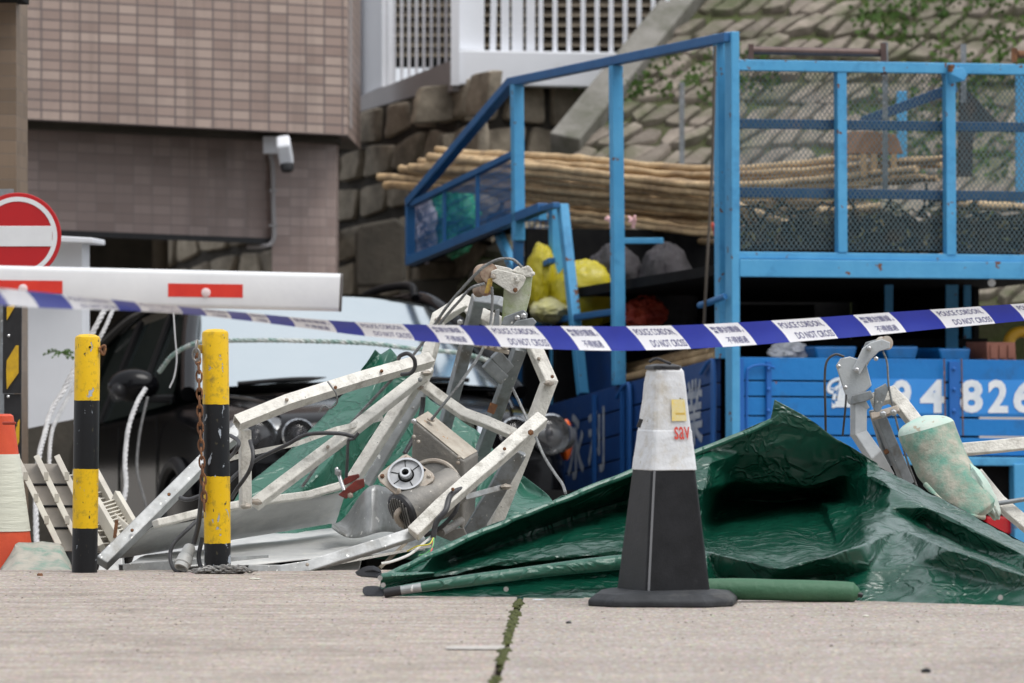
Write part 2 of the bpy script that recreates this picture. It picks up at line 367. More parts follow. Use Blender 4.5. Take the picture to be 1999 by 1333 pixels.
M['padcloth'] = pm('paint_stained_canvas', (.47, .44, .37), .85, col2=(.30, .30, .24), ns=12, dirt=(.07, .30, .23), ds=9, dt=.42, spot=(.16, .15, .12), ss=16, st=.70, bump=.006, bs=40)
M['padtop'] = pm('pale_green_canvas', (.38, .58, .50), .8, col2=(.52, .58, .52), ns=9, spot=(.40, .36, .28), ss=20, st=.62, bump=.003, bs=50)
M['orangecone'] = pm('orange_cone_plastic', (.66, .085, .025), .5, col2=(.55, .06, .02), ns=6, dirt=(.18, .06, .04), ds=22, dt=.62, bump=.001)
M['conewhite'] = pm('yellowed_white_cone_band', (.66, .66, .56), .5, col2=(.60, .60, .50), ns=5, bump=.0045, bs=14, stretch=(.4, .4, 3.5))
M['bollardcap'] = None
def tarp_mat(name, a, b_, rough):
    m = pm(name, a, rough, col2=b_, ns=3.0, bump=.008, bs=5, spec=.7, coat=.12)
    nt = m.node_tree; b = nt.nodes['Principled BSDF']
    bp0 = [n for n in nt.nodes if n.type == 'BUMP'][0]
    tc = nt.nodes.new('ShaderNodeTexCoord')
    nz = _n(nt, 'ShaderNodeTexNoise', Scale=5.0, Detail=3.0, Roughness=.55, Distortion=.6); nt.links.new(tc.outputs['Object'], nz.inputs['Vector'])
    vo = nt.nodes.new('ShaderNodeTexVoronoi'); vo.feature = 'DISTANCE_TO_EDGE'; vo.inputs['Scale'].default_value = 8.0
    mx = nt.nodes.new('ShaderNodeVectorMath'); mx.operation = 'MULTIPLY_ADD'; mx.inputs[1].default_value = (.35, .35, .35)
    nt.links.new(nz.outputs[1], mx.inputs[0]); nt.links.new(tc.outputs['Object'], mx.inputs[2]); nt.links.new(mx.outputs[0], vo.inputs['Vector'])
    rm = ramp(nt, vo.outputs[0], [(0., 1.), (.13, 0.)])
    bp = nt.nodes.new('ShaderNodeBump'); bp.inputs['Distance'].default_value = .005; bp.inputs['Strength'].default_value = .75
    nt.links.new(rm, bp.inputs['Height']); nt.links.new(bp0.outputs[0], bp.inputs['Normal'])
    n3 = _n(nt, 'ShaderNodeTexNoise', Scale=900.0, Detail=1.0); nt.links.new(tc.outputs['Object'], n3.inputs['Vector'])
    b3 = nt.nodes.new('ShaderNodeBump'); b3.inputs['Distance'].default_value = .0003; nt.links.new(n3.outputs[0], b3.inputs['Height']); nt.links.new(bp.outputs[0], b3.inputs['Normal'])
    nt.links.new(b3.outputs[0], b.inputs['Normal'])
    return m
M['tarp'] = tarp_mat('dark_green_tarpaulin', (.003, .050, .029), (.005, .064, .038), .19)
M['tarplight'] = tarp_mat('light_green_tarpaulin', (.009, .092, .056), (.016, .115, .073), .32)
M['roll'] = pm('green_fabric_roll', (.035, .12, .06), .6, col2=(.05, .14, .075), ns=12, bump=.003, bs=60, dirt=(.12, .16, .10), ds=20, dt=.62)

def bands_mat(name, stops, lo, hi, chip, yellowdirt=(.16, .12, .04), seed=0.0):      # painted bands up a bollard, with chips down to grey primer
    m = bpy.data.materials.new(name); m.use_nodes = True; nt = m.node_tree; b = nt.nodes['Principled BSDF']
    tc = nt.nodes.new('ShaderNodeTexCoord'); mp = nt.nodes.new('ShaderNodeMapping'); mp.inputs['Location'].default_value = (seed, 0, 0)
    nt.links.new(tc.outputs['Object'], mp.inputs[0])
    sp = nt.nodes.new('ShaderNodeSeparateXYZ'); nt.links.new(tc.outputs['Object'], sp.inputs[0])
    nw = _n(nt, 'ShaderNodeTexNoise', Scale=45.0, Detail=3.0); nt.links.new(mp.outputs[0], nw.inputs['Vector'])
    mr = nt.nodes.new('ShaderNodeMapRange'); mr.inputs[1].default_value = lo; mr.inputs[2].default_value = hi; nt.links.new(sp.outputs[2], mr.inputs[0])
    ad = nt.nodes.new('ShaderNodeMath'); ad.operation = 'MULTIPLY_ADD'; ad.inputs[1].default_value = .008; nt.links.new(nw.outputs[0], ad.inputs[0]); nt.links.new(mr.outputs[0], ad.inputs[2])
    Yc, Bc = (.74, .46, .008), (.009, .010, .012)
    bandc = ramp(nt, ad.outputs[0], [(p + .004, Yc if y else Bc) for p, y in stops], 'CONSTANT')
    isy = ramp(nt, ad.outputs[0], [(p + .004, 1. if y else 0.) for p, y in stops], 'CONSTANT')
    n1 = _n(nt, 'ShaderNodeTexNoise', Scale=26.0, Detail=7.0, Roughness=.7); nt.links.new(mp.outputs[0], n1.inputs['Vector'])
    df = ramp(nt, n1.outputs[0], [(.52, 0.), (.72, .75)])
    mu = nt.nodes.new('ShaderNodeMath'); mu.operation = 'MULTIPLY'; nt.links.new(df, mu.inputs[0]); nt.links.new(isy, mu.inputs[1])
    c = mixc(nt, mu.outputs[0], bandc, yellowdirt)
    n2 = _n(nt, 'ShaderNodeTexNoise', Scale=30.0, Detail=5.0, Roughness=.6, Distortion=.4)
    mp2 = nt.nodes.new('ShaderNodeMapping'); mp2.inputs['Scale'].default_value = (1, 1, .55); mp2.inputs['Location'].default_value = (seed + 3, 1, 0)
    nt.links.new(tc.outputs['Object'], mp2.inputs[0]); nt.links.new(mp2.outputs[0], n2.inputs['Vector'])
    cf = ramp(nt, n2.outputs[0], [(chip, 0.), (chip + .01, 1.)])
    c = mixc(nt, cf, c, (.36, .40, .45))
    n3 = _n(nt, 'ShaderNodeTexNoise', Scale=70.0, Detail=4.0); nt.links.new(mp2.outputs[0], n3.inputs['Vector'])
    c = mixc(nt, ramp(nt, n3.outputs[0], [(.68, 0.), (.70, 1.)]), c, (.05, .045, .03))
    nt.links.new(c, b.inputs['Base Color']); b.inputs['Roughness'].default_value = .4; b.inputs['Specular IOR Level'].default_value = .32
    bp = nt.nodes.new('ShaderNodeBump'); bp.inputs['Distance'].default_value = .002; bp.invert = True; nt.links.new(cf, bp.inputs['Height'])
    bp2 = nt.nodes.new('ShaderNodeBump'); bp2.inputs['Distance'].default_value = .0012; nt.links.new(n1.outputs[0], bp2.inputs['Height']); nt.links.new(bp.outputs[0], bp2.inputs['Normal'])
    nt.links.new(bp2.outputs[0], b.inputs['Normal'])
    return m

def text_mesh(body, size=1.0, offset=0.0, spacing=1.0):
    cu = bpy.data.curves.new('t', 'FONT'); cu.body = body; cu.size = size; cu.offset = offset; cu.space_character = spacing
    cu.resolution_u = 3
    o = bpy.data.objects.new('t', cu); COL.objects.link(o)
    dg = bpy.context.evaluated_depsgraph_get(); me = bpy.data.meshes.new_from_object(o.evaluated_get(dg))
    vs = [Vector(v.co) for v in me.vertices]; fs = [tuple(p.vertices) for p in me.polygons]
    bpy.data.objects.remove(o); bpy.data.curves.remove(cu); bpy.data.meshes.remove(me)
    return vs, fs
def text_fit(mb, body, fn, offset=0.0, spacing=1.0):      # fn(u, v) with u, v in 0..1 over the text's own box
    vs, fs = text_mesh(body, 1.0, offset, spacing)
    if not vs: return
    x0, x1 = min(v.x for v in vs), max(v.x for v in vs); y0, y1 = min(v.y for v in vs), max(v.y for v in vs)
    mb.add([fn((v.x - x0) / (x1 - x0), (v.y - y0) / (y1 - y0)) for v in vs], fs)

def sheet(pts, bound, cons, amp=.010, sc=7.0, lev=3, fine=.003, crease=.55):     # cloth: fold-line points triangulated, smoothed and crinkled
    names = list(pts); idx = {n: i for i, n in enumerate(names)}
    v2 = [Vector((pts[n][0], pts[n][1])) for n in names]
    edges = []
    for c in cons:
        for a, b in zip(c, c[1:]): edges.append((idx[a], idx[b]))
    r = delaunay_2d_cdt(v2, edges, [[idx[n] for n in bound]], 1, 1e-4)
    vco, faces, orig = r[0], r[2], r[3]
    V = []
    for i, c in enumerate(vco):
        if orig[i]: V.append(P(*pts[names[orig[i][0]]]))
        else:
            k = min(names, key=lambda n: (pts[n][0] - c.x) ** 2 + (pts[n][1] - c.y) ** 2); V.append(P(c.x, c.y, pts[k][2]))
    me = bpy.data.meshes.new('t'); me.from_pydata(V, [], [tuple(f) for f in faces])
    es = set()
    for c in cons:
        for a, b in zip(c, c[1:]): es.add((a, b))
    okey = {}
    for i, c in enumerate(vco):
        if orig[i]: okey[i] = names[orig[i][0]]
    at = me.attributes.new('crease_edge', 'FLOAT', 'EDGE')
    for e in me.edges:
        a, b = okey.get(e.vertices[0]), okey.get(e.vertices[1])
        if (a, b) in es or (b, a) in es: at.data[e.index].value = crease
        else: at.data[e.index].value = .48
    o = bpy.data.objects.new('t', me); COL.objects.link(o)
    m = o.modifiers.new('s', 'SUBSURF'); m.levels = lev; m.boundary_smooth = 'PRESERVE_CORNERS' if hasattr(m, 'boundary_smooth') else m.boundary_smooth
    dg = bpy.context.evaluated_depsgraph_get(); ev = bpy.data.meshes.new_from_object(o.evaluated_get(dg))
    mb = MB(); vs = []
    ev.update()
    for v in ev.vertices:
        c = Vector(v.co); q = c * sc
        rd = (1 - abs(noise.noise(q)) * 2) * amp + (1 - abs(noise.noise(q * 2.7 + Vector((5, 2, 9)))) * 2) * fine
        vs.append(c + Vector(v.normal) * rd)
    mb.add(vs, [tuple(p.vertices) for p in ev.polygons])
    bpy.data.objects.remove(o)
    return mb

# ------------------------------------------------------------------ ground
def ground_mat(name, c1, c2, dark, groove, agg):
    m = pm(name, c1, .85, col2=c2, ns=2.2, dirt=dark, ds=1.1, dt=.52)
    nt = m.node_tree; b = nt.nodes['Principled BSDF']; tc = nt.nodes.new('ShaderNodeTexCoord')
    src = b.inputs['Base Color'].links[0].from_socket
    mp = nt.nodes.new('ShaderNodeMapping'); mp.inputs['Scale'].default_value = (.8, 3.6, 1); mp.inputs['Rotation'].default_value = (0, 0, .012); nt.links.new(tc.outputs['Object'], mp.inputs[0])
    g = _n(nt, 'ShaderNodeTexNoise', Scale=3.2, Detail=7.0, Roughness=.72); nt.links.new(mp.outputs[0], g.inputs['Vector'])
    c = mixc(nt, ramp(nt, g.outputs[0], [(.44, 0.), (.64, groove)]), src, dark)
    a = _n(nt, 'ShaderNodeTexVoronoi', Scale=70.0); mpa = nt.nodes.new('ShaderNodeMapping'); mpa.inputs['Scale'].default_value = (1, .3, 1); nt.links.new(tc.outputs['Object'], mpa.inputs[0]); nt.links.new(mpa.outputs[0], a.inputs['Vector'])
    hsv = nt.nodes.new('ShaderNodeHueSaturation'); hsv.inputs['Saturation'].default_value = .35; nt.links.new(a.outputs['Color'], hsv.inputs['Color'])
    c = mixc(nt, ramp(nt, a.outputs['Distance'], [(.25, agg), (.6, 0.)]), c, hsv.outputs[0], 'OVERLAY')
    mp2 = nt.nodes.new('ShaderNodeMapping'); mp2.inputs['Scale'].default_value = (1, .22, 1); nt.links.new(tc.outputs['Object'], mp2.inputs[0])
    s2 = _n(nt, 'ShaderNodeTexNoise', Scale=85.0, Detail=5.0, Roughness=.7); nt.links.new(mp2.outputs[0], s2.inputs['Vector'])
    c = mixc(nt, ramp(nt, s2.outputs[0], [(.55, 0.), (.68, .75)]), c, (.13, .11, .095))
    c = mixc(nt, ramp(nt, s2.outputs[0], [(.32, .6), (.45, 0.)]), c, (.56, .51, .46))
    nt.links.new(c, b.inputs['Base Color'])
    bp = nt.nodes.new('ShaderNodeBump'); bp.inputs['Distance'].default_value = .004 + groove * .006; nt.links.new(g.outputs[0], bp.inputs['Height'])
    b2 = nt.nodes.new('ShaderNodeBump'); b2.inputs['Distance'].default_value = .004; nt.links.new(s2.outputs[0], b2.inputs['Height']); nt.links.new(bp.outputs[0], b2.inputs['Normal'])
    nt.links.new(b2.outputs[0], b.inputs['Normal'])
    return m
gl = ground_mat('brushed_concrete', (.40, .345, .30), (.35, .30, .26), (.17, .14, .115), .62, .45)
gr = ground_mat('exposed_aggregate_concrete', (.37, .325, .285), (.33, .285, .25), (.21, .178, .152), .40, .5)
road_m = ground_mat('road_concrete', (.26, .24, .21), (.22, .2, .18), (.14, .125, .11), .2, .4)
def jx(y): return .0245 - (18.0 - y) * .0166
def slab(name, mat, left):
    mb = MB(); ys = [3 + i * .5 for i in range(35)]
    ys[-1] = 20.1
    rows = []
    for y in ys:
        jit = .004 * noise.noise(Vector((y * 4, 3 if left else 7, 0)))
        e = jx(y) + (-.011 if left else .011) + jit
        rows.append([Vector((-30 if left else 30, y, 0)), Vector((e, y, 0)), Vector((e, y, -.06))])
    mb.grid(rows)
    mb.quad(Vector((-30 if left else 30, 20.1, 0)), Vector((jx(20.1) + (-.011 if left else .011), 20.1, 0)), Vector((jx(20.1) + (-.011 if left else .011), 20.12, -.25)), Vector((-30 if left else 30, 20.12, -.25)))
    return tag(mb.build(name, mat, smooth=False, base=(0, 15, 0)), None, kind='structure')
slab('pavement', gl, True); slab('pavement', gr, False)
mb = MB(); mb.quad((-60, 20.0, -.10), (60, 20.0, -.10), (60, 70, road_z(70)), (-60, 70, road_z(70)))
mb.quad((-60, -20, -.058), (60, -20, -.058), (60, 20.0, -.058), (-60, 20.0, -.058))
tag(mb.build('road', road_m, base=(0, 20, 0)), None, kind='structure')
mb = MB(); mb.quad((-900, -300, -4.2), (900, -300, -4.2), (900, 1500, -4.2), (-900, 1500, -4.2))
tag(mb.build('ground', road_m, base=(0, 0, -4.2)), None, kind='structure')
# moss growing in the joint
mb = MB(); rnd = random.Random(3)
for i in range(230):
    y = rnd.uniform(13.2, 18.2)
    if noise.noise(Vector((y * 1.7, 0, 4))) < -.12 and rnd.random() < .85: continue
    r = rnd.uniform(.004, .011)
    mb.blob((jx(y) + rnd.uniform(-.010, .012), y, -.004 + rnd.uniform(0, .004)), r * 1.1, r * 2.2, r * .8, .4, 4, 8, 6, seed=i)
tag(mb.build('moss', M['moss']), 'tufts of moss growing along the joint between concrete slabs', 'moss', kind='stuff')
# litter on the concrete
def pebble(x, y, r, m, lab, cat='stone', name='pebble', flat=.6, seed=1):
    d = 9995.4 / (y - HY); p = P(x, y, d); p.z = r * flat * .5
    mb = MB().blob(p, r, r * .8, r * flat, .35, 2.0, 12, 8, seed=seed)
    return tag(mb.build(name, m), lab, cat)
pebble(78, 1124, .010, M['rust'], 'small brown stone on the concrete in front of the left bollard')
pebble(1110, 1217, .008, M['black'], 'small black pebble on the concrete left of the black cone', seed=4)
pebble(1690, 1204, .009, M['conewhite'], 'small white chip on the concrete in front of the green roll', 'chip', 'chip', .4, 6)
pebble(1808, 1313, .012, M['rubber'], 'small dark stone near the bottom right corner of the concrete', seed=8)
pebble(498, 1131, .020, M['conewhite'], 'flat pale flake lying in front of the chain heap', 'flake', 'flake', .18, 9)
pebble(1050, 1171, .018, M['letter'], 'thin white scrap by the end of the mossy joint', 'scrap', 'scrap', .10, 11)
mb = MB(); rnd = random.Random(77)
for i in range(900):
    d = 13.2 + 6.8 * rnd.random() ** .8; x = rnd.uniform(-1.7, 1.7) * d / 18; r = rnd.uniform(.0012, .0034) * (1.6 if rnd.random() < .05 else 1)
    mb.blob((x, d, r * .3), r, r * rnd.uniform(.7, 1.6), r * .6, .3, 2, 6, 4, seed=i)
tag(mb.build('grit', pm('loose_grit', (.22, .19, .16), .9, col2=(.40, .36, .31), ns=3, island=.5)), 'fine loose grit strewn over the concrete', 'grit', kind='stuff')
mb = MB()
a, b = P(872, 1264, 9995.4 / (1264 - HY)), P(985, 1262, 9995.4 / (1262 - HY)); c, d_ = P(985, 1270, 9995.4 / (1270 - HY)), P(870, 1269, 9995.4 / (1269 - HY))
mb.prism([Vector((p.x, p.y, .003)) for p in (a, b, c, d_)], (0, 0, .0008))
tag(mb.build('paint_mark', pm('worn_white_paint', (.50, .48, .45), .8, col2=(.36, .33, .30), ns=30), smooth=False), 'short worn white paint dash on the concrete beside the mossy joint', 'paint mark')

# unseen dark ring added behind the camera to block low sky light
mb = MB(); rows = []
for j in range(9):
    r = []
    for i in range(41):
        a = R(95 + 170 * i / 40); rr = 26 + j * 2.6
        r.append(Vector((math.sin(a) * rr, math.cos(a) * rr, (j / 8) ** .8 * 22 * (.8 + .3 * noise.noise(Vector((i * .3, j * .2, 0)))) - .2)))
    rows.append(r)
mb.grid(rows)
tag(mb.build('sky_blocker', pm('sky_blocker_dark', (.035, .045, .025), .95, col2=(.06, .055, .04), ns=.4, spec=.1), base=(0, -26, 0)), None, kind='structure')

# ------------------------------------------------------------------ brick building
TU, TV = .1077, .0585
brick_hi = tile_mat('brown_wall_tiles', (.32, .235, .20), (.43, .335, .285), (.15, .12, .115), .045, .085)
brick_lo = tile_mat('darker_wall_tiles', (.33, .25, .225), (.43, .335, .305), (.30, .245, .225), .03, .05)
bld = thing('brick_building', P(350, 700, 34.2), 'brown tiled building with an overhanging upper storey above a dark opening', 'building')
def wall_block(name, mat, a, b, c, d_, depth, par, tilt=0.0):   # a..d: lower left, lower right, upper right, upper left corners of the front face
    mb = MB(); nrm = (b - a).cross(d_ - a).normalized()
    if nrm.y < 0: nrm = -nrm
    off = Vector((0, depth, 0))
    mb.prism([a, b, c, d_], off)
    o = mb.build(name, mat, par, smooth=False)
    def f(p):
        k = (p.x - a.x) / (b.x - a.x); z0 = a.z + (b.z - a.z) * k
        return ((p.x - a.x + (p.y - a.y - (b.y - a.y) * k) * 1.0) / TU + .02, (p.z - z0) / TV + .01)
    set_uv(o, f); return o
wall_block('upper_wall', brick_hi, P(-1200, 170, 31.2), P(678, 264, 34), P(678, -420, 34), P(-1200, -520, 31.2), 3.0, bld)
wall_block('lower_wall', brick_lo, P(-1200, 398, 31.5), P(532, 466, 34.4), P(532, 240, 34.4), P(-1200, 160, 31.5), .5, bld)
wall_block('column', brick_lo, P(531, 800, 34.35), P(655, 800, 34.6), P(655, 240, 34.6), P(531, 240, 34.35), .6, bld)
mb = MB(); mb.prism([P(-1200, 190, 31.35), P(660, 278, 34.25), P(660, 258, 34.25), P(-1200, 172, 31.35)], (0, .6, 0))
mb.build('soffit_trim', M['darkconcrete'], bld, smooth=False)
mb = MB(); mb.prism([P(-1200, 409, 31.44), P(530, 476, 34.33), P(530, 465, 34.33), P(-1200, 398, 31.44)], (0, .08, 0))
mb.build('lintel_angle', M['black'], bld, smooth=False)
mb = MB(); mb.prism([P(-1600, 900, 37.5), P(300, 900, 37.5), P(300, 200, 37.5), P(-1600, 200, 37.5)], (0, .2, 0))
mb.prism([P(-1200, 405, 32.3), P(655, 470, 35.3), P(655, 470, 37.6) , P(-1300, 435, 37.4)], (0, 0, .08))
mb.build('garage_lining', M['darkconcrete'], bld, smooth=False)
mb = MB(); mb.tube([P(313, 460, 36.8), P(313, 800, 36.8)], .052, 16)
tag(mb.build('drain_pipe', M['louvre'], smooth=True), 'pale brown vertical pipe inside the dark garage opening', 'pipe')
pil = thing('tiled_pillar', P(0, 900, 25.5), 'brown tiled pillar at the left edge behind the no entry sign', 'pillar')
pl_t = tile_mat('pillar_tiles', (.175, .125, .085), (.23, .165, .115), (.19, .15, .12), .02, .03)
mb = MB(); mb.prism([P(-200, 1100, 25.5), P(33, 1100, 25.5), P(31, -300, 25.5), P(-200, -300, 25.5)], (0, .6, 0))
o = mb.build('shaft', pl_t, pil, smooth=False); set_uv(o, lambda p: ((p.x + p.y) / .16 + .3, p.z / .058))
mb = MB(); mb.box(P(-40, -8, 25.4), .40, .5, .05)
mb.build('cap', M['dark'], pil, smooth=False)

# security camera and its conduit
cam_t = thing('security_camera', P(560, 300, 33.8), 'white bullet security camera under the brown overhang', 'security camera')
mb = MB(); mb.box(P(531, 283, 33.97), PX(34, 34), .10, PX(34, 34)); mb.build('junction_box', M['wallwhite'], cam_t, bevel=.006)
rot = Matrix.Rotation(R(14), 3, 'Y') @ Matrix.Rotation(R(-32), 3, 'X')
mb = MB(); mb.box(P(556, 296, 33.75), PX(27, 34), .16, PX(50, 34), Matrix.Rotation(R(-9), 3, 'Y') @ Matrix.Rotation(R(24), 3, 'X')); mb.build('housing', M['wallwhite'], cam_t, bevel=.018, segs=4)
mb = MB(); mb.lathe([(PX(13, 34), 0), (PX(13.5, 34), .02), (PX(11, 34), .045), (PX(8, 34), .05)], P(560, 320, 33.70), (.1, -.2, -1), 20); mb.build('lens_hood', M['black'], cam_t)
mb = MB(); mb.tube(spline([P(540, 285, 33.95), P(552, 272, 33.85), P(560, 280, 33.75)]), .012, 8); mb.build('bracket', M['wallwhite'], cam_t)
mb = MB(); mb.tube(spline([P(527, 300, 34.28), P(532, 330, 34.29), P(533, 400, 34.3), P(535, 455, 34.3), P(530, 474, 34.3), P(515, 480, 34.3), P(485, 482, 34.5)], 8), PX(4.6, 34.3), 10)
for y in (372, 440): mb.box(P(533, y, 34.29), PX(15, 34), .02, PX(5, 34))
tag(mb.build('conduit_pipe', M['greyrender']), 'grey electrical conduit dropping from the security camera down the brown wall', 'conduit')

# ------------------------------------------------------------------ rubble walls
def stones(mb, fn, nrm, ns, nt_, jit=.16, gap=.10, h=.05, bond=True, seed=0, skip=None, rnd_=.5):
    rnd = random.Random(seed); nrm = Vector(nrm).normalized()
    lat = {}
    def L(i, j, side):
        k = (round(i * 2), j)
        if k not in lat: lat[k] = (i + rnd.uniform(-jit, jit), j + rnd.uniform(-jit, jit) * .8)
        return lat[k]
    for j in range(nt_):
        off = (.5 if j % 2 else 0) if bond else 0
        for i in range(-1, ns + 1):
            if skip and skip((i + off + .5) / ns, (j + .5) / nt_): continue
            q = [L(i + off, j, 0), L(i + 1 + off, j, 1), L(i + 1 + off, j + 1, 0), L(i + off, j + 1, 1)]
            # eight-point outline, corners pulled in
            cx, cy = sum(a for a, b in q) / 4, sum(b for a, b in q) / 4; out = []
            for k in range(4):
                a, b = q[k], q[(k + 1) % 4]; p = q[k - 1]
                for o_, t in ((p, .16), (None, 0), (b, .16), (b, .5)):
                    if o_ is None: pt = (a[0] * .93 + cx * .07, a[1] * .93 + cy * .07)
                    else: pt = (a[0] + (o_[0] - a[0]) * t, a[1] + (o_[1] - a[1]) * t)
                    out.append(pt)
            g = gap * rnd.uniform(.7, 1.3); hh = h * rnd.uniform(.6, 1.3); rings = []
            for (ins, z) in ((g, -.02), (g * 1.08, hh * .6), (g * 1.4, hh * .93), (g * 2.2, hh)):
                ring = []
                for (x, y) in out:
                    x2, y2 = x + (cx - x) * min(.9, ins * 2), y + (cy - y) * min(.9, ins * 2)
                    p = fn(x2 / ns, y2 / nt_); p = p + nrm * (z + .35 * h * noise.noise(p * 9 + Vector((seed, 0, 0)))); ring.append(p)
                rings.append(ring)
            n = len(out); vs = [v for r in rings for v in r]; fs = []
            for a in range(len(rings) - 1):
                for k in range(n): fs.append((a * n + k, a * n + (k + 1) % n, (a + 1) * n + (k + 1) % n, (a + 1) * n + k))
            fs.append(tuple(range((len(rings) - 1) * n, len(rings) * n)))
            mb.add(vs, fs)
def bil(a, b, c, d_):
    def f(u, v): return a.lerp(b, u).lerp(d_.lerp(c, u), v)
    return f
wl = thing('stone_retaining_wall', P(890, 700, 36.5), 'granite rubble retaining wall with dark joints below the white balcony', 'retaining wall')
def zat(x, d, z): return Vector(((x - CX) / F * d, d, z))
A0, A1 = zat(150, 41.5, -1.4), zat(893, 36.0, -1.2); zl, zr = P(150, 430, 41.5).z, P(893, 163, 36).z
f = bil(A0, A1, zat(893, 36.0, zr), zat(150, 41.5, zl + .2))
mb = MB(); nrm = Vector((-(A1 - A0).y, (A1 - A0).x, 0)); nrm = nrm if nrm.y < 0 else -nrm
stones(mb, f, nrm, 15, 14, .24, .085, .05, True, 1)
B1 = zat(1330, 36.6, -1.2); f2 = bil(A1, B1, P(1330, 172, 36.6), zat(893, 36.0, zr))
nr2 = Vector(((B1 - A1).y, -(B1 - A1).x, 0))
stones(mb, f2, nr2, 5, 13, .19, .075, .06, True, 2)
mb.build('stonework', M['stone'], wl, smooth=True)
mb = MB(); n1 = nrm.normalized(); n2 = nr2.normalized()
mb.prism([f(0, 0), f(1, 0), f(1, 1), f(0, 1)], -n1 * .4); mb.prism([f2(0, 0), f2(1, 0), f2(1, 1), f2(0, 1)], -n2 * .4)
mb.build('joint_bed', M['mortar'], wl, smooth=False)
# sloping masonry embankment
sl_t = thing('masonry_slope', P(1500, 560, 34.6), 'mossy stone pitched slope rising behind the blue lorry cage', 'stone slope')
LL, LR, UR, UL = P(905, 560, 33.7), P(2240, 610, 33.3), P(2640, -160, 37.2), P(1490, -160, 37.4)
fs_ = bil(LL, LR, UR, UL); nslope = (LR - LL).cross(UL - LL).normalized()
if nslope.y > 0: nslope = -nslope
mb = MB(); stones(mb, lambda u, v: fs_(u * 1.4 - .42 + .34 * v, v), nslope, 38, 17, .30, .10, .045, True, 5, skip=lambda u, v: u * 1.4 - .42 + .34 * v < .012)
mb.build('stonework', M['stone2'], sl_t, smooth=True)
mb = MB(); mb.prism([fs_(-.01, .0), fs_(1.1, .0), fs_(1.1, 1.1), fs_(-.01, 1.1)], -nslope * .5); mb.build('joint_bed', M['mossybed'], sl_t, smooth=False)
mb = MB(); mb.bar([fs_(-.012, .34) + nslope * .02, fs_(-.012, 1.1) + nslope * .02], .11, .2, ref=nslope); mb.build('edge_beam', M['concrete'], sl_t, bevel=.012)
def plant(x, y, d, n, L, label, seed, name='fern', cat='fern', spread=1.0, up=.6):
    rnd = random.Random(seed); mb = MB(); b = P(x, y, d)
    for i in range(n):
        a = rnd.uniform(0, 6.28); l = L * rnd.uniform(.5, 1.1); dirv = Vector((math.cos(a) * spread, math.sin(a) * spread - .3, rnd.uniform(.1, 1.2) * up)).normalized()
        pts = [b + dirv * l * t + Vector((0, 0, -l * .55 * t * t)) for t in (0, .25, .5, .75, 1)]
        side = dirv.cross(Z3)
        side = side.normalized() if side.length > .01 else X3
        for k in range(1, 5):
            for sgn in (-1, 1):
                p = pts[k - 1].lerp(pts[k], .5); q = p + side * sgn * l * .26 * (1 - k / 6) + dirv * l * .10
                mb.add([pts[k - 1], p.lerp(q, .5) + Vector((0, 0, .006)), q, pts[k]], [(0, 1, 2, 3)])
    return tag(mb.build(name, M['fern'], smooth=False, recalc=False), label, cat)
plant(1180, 160, 36.2, 16, .22, 'green fern sprouting under the right end of the white balcony', 1)
plant(1165, 245, 36.2, 18, .20, 'green fern rooted low in the rubble wall beside the slope edge', 2)
plant(1240, 200, 36.8, 14, .18, 'small green weed on the slope next to the grey edge beam', 3, 'weed', 'weed')
plant(1345, 118, 38.2, 10, .14, 'small weed high on the slope near the leaning blue rail', 4, 'weed', 'weed')
mb = MB(); rnd = random.Random(12)
for i in range(2600):
    u, v = rnd.uniform(.0, .95), rnd.uniform(.28, 1.0); p = fs_(u, v) + nslope * rnd.uniform(.0, .05)
    if noise.noise(p * 1.3) < .02: continue
    for k in range(5):
        q = p + Vector((rnd.uniform(-.05, .05), rnd.uniform(-.05, .05), rnd.uniform(-.03, .05))); d2 = Vector((rnd.uniform(-1, 1), rnd.uniform(-1, .2), rnd.uniform(.1, 1))) * .036
        s_ = Vector((d2.z, 0, -d2.x)) * .4; mb.add([q, q + d2 * .5 + s_, q + d2, q + d2 * .5 - s_], [(0, 1, 2, 3)])
tag(mb.build('creeping_plants', M['fern'], smooth=False, recalc=False), 'low creeping green plants scattered over the stone slope', 'plants', kind='stuff')

# ------------------------------------------------------------------ white balcony
bal = thing('white_balcony', P(890, 165, 36), 'white balcony with vertical railings above the rubble wall', 'balcony')
mb = MB(); mb.prism([P(884, 165, 35.8), P(1425, 176, 36.35), P(1425, 106, 36.35), P(884, 97, 35.8)], (0, .35, 0)); mb.build('front_beam', M['wallwhite'], bal, bevel=.01)
mb = MB(); mb.prism([P(692, 246, 37.9), P(884, 177, 35.83), P(884, 116, 35.83), P(692, 192, 37.9)], (.15, .12, 0)); mb.build('side_beam', M['greyrender'], bal, smooth=False)
mb = MB(); mb.prism([P(880, 166, 35.78), P(897, 166, 35.78), P(897, -200, 35.78), P(880, -200, 35.78)], (0, .2, 0)); mb.prism([P(897.2, 96, 35.9), P(945, 98, 35.95), P(945, -200, 35.95), P(897.2, -200, 35.9)], (0, .2, 0)); mb.build('corner_post', M['wallwhite'], bal, smooth=False)
mb = MB(); mb.prism([P(683, 248, 37.85), P(694, 246, 37.8), P(694, -200, 37.8), P(683, -200, 37.85)], (0, .3, 0)); mb.prism([P(694.3, 192, 37.95), P(746, 168, 37.5), P(746, -200, 37.5), P(694.3, -200, 37.95)], (.08, .2, 0)); mb.build('rear_post', M['wallwhite'], bal, smooth=False)
for i in range(9):
    k = (i + .5) / 9; x = 748 + 130 * k; d = 37.4 - 1.5 * k; yb = 172 - 52 * k
    MB().bar(P(x, yb, d), P(x, -160, d), PX(6, d), .03).build('baluster', M['wallwhite'], bal, smooth=False)
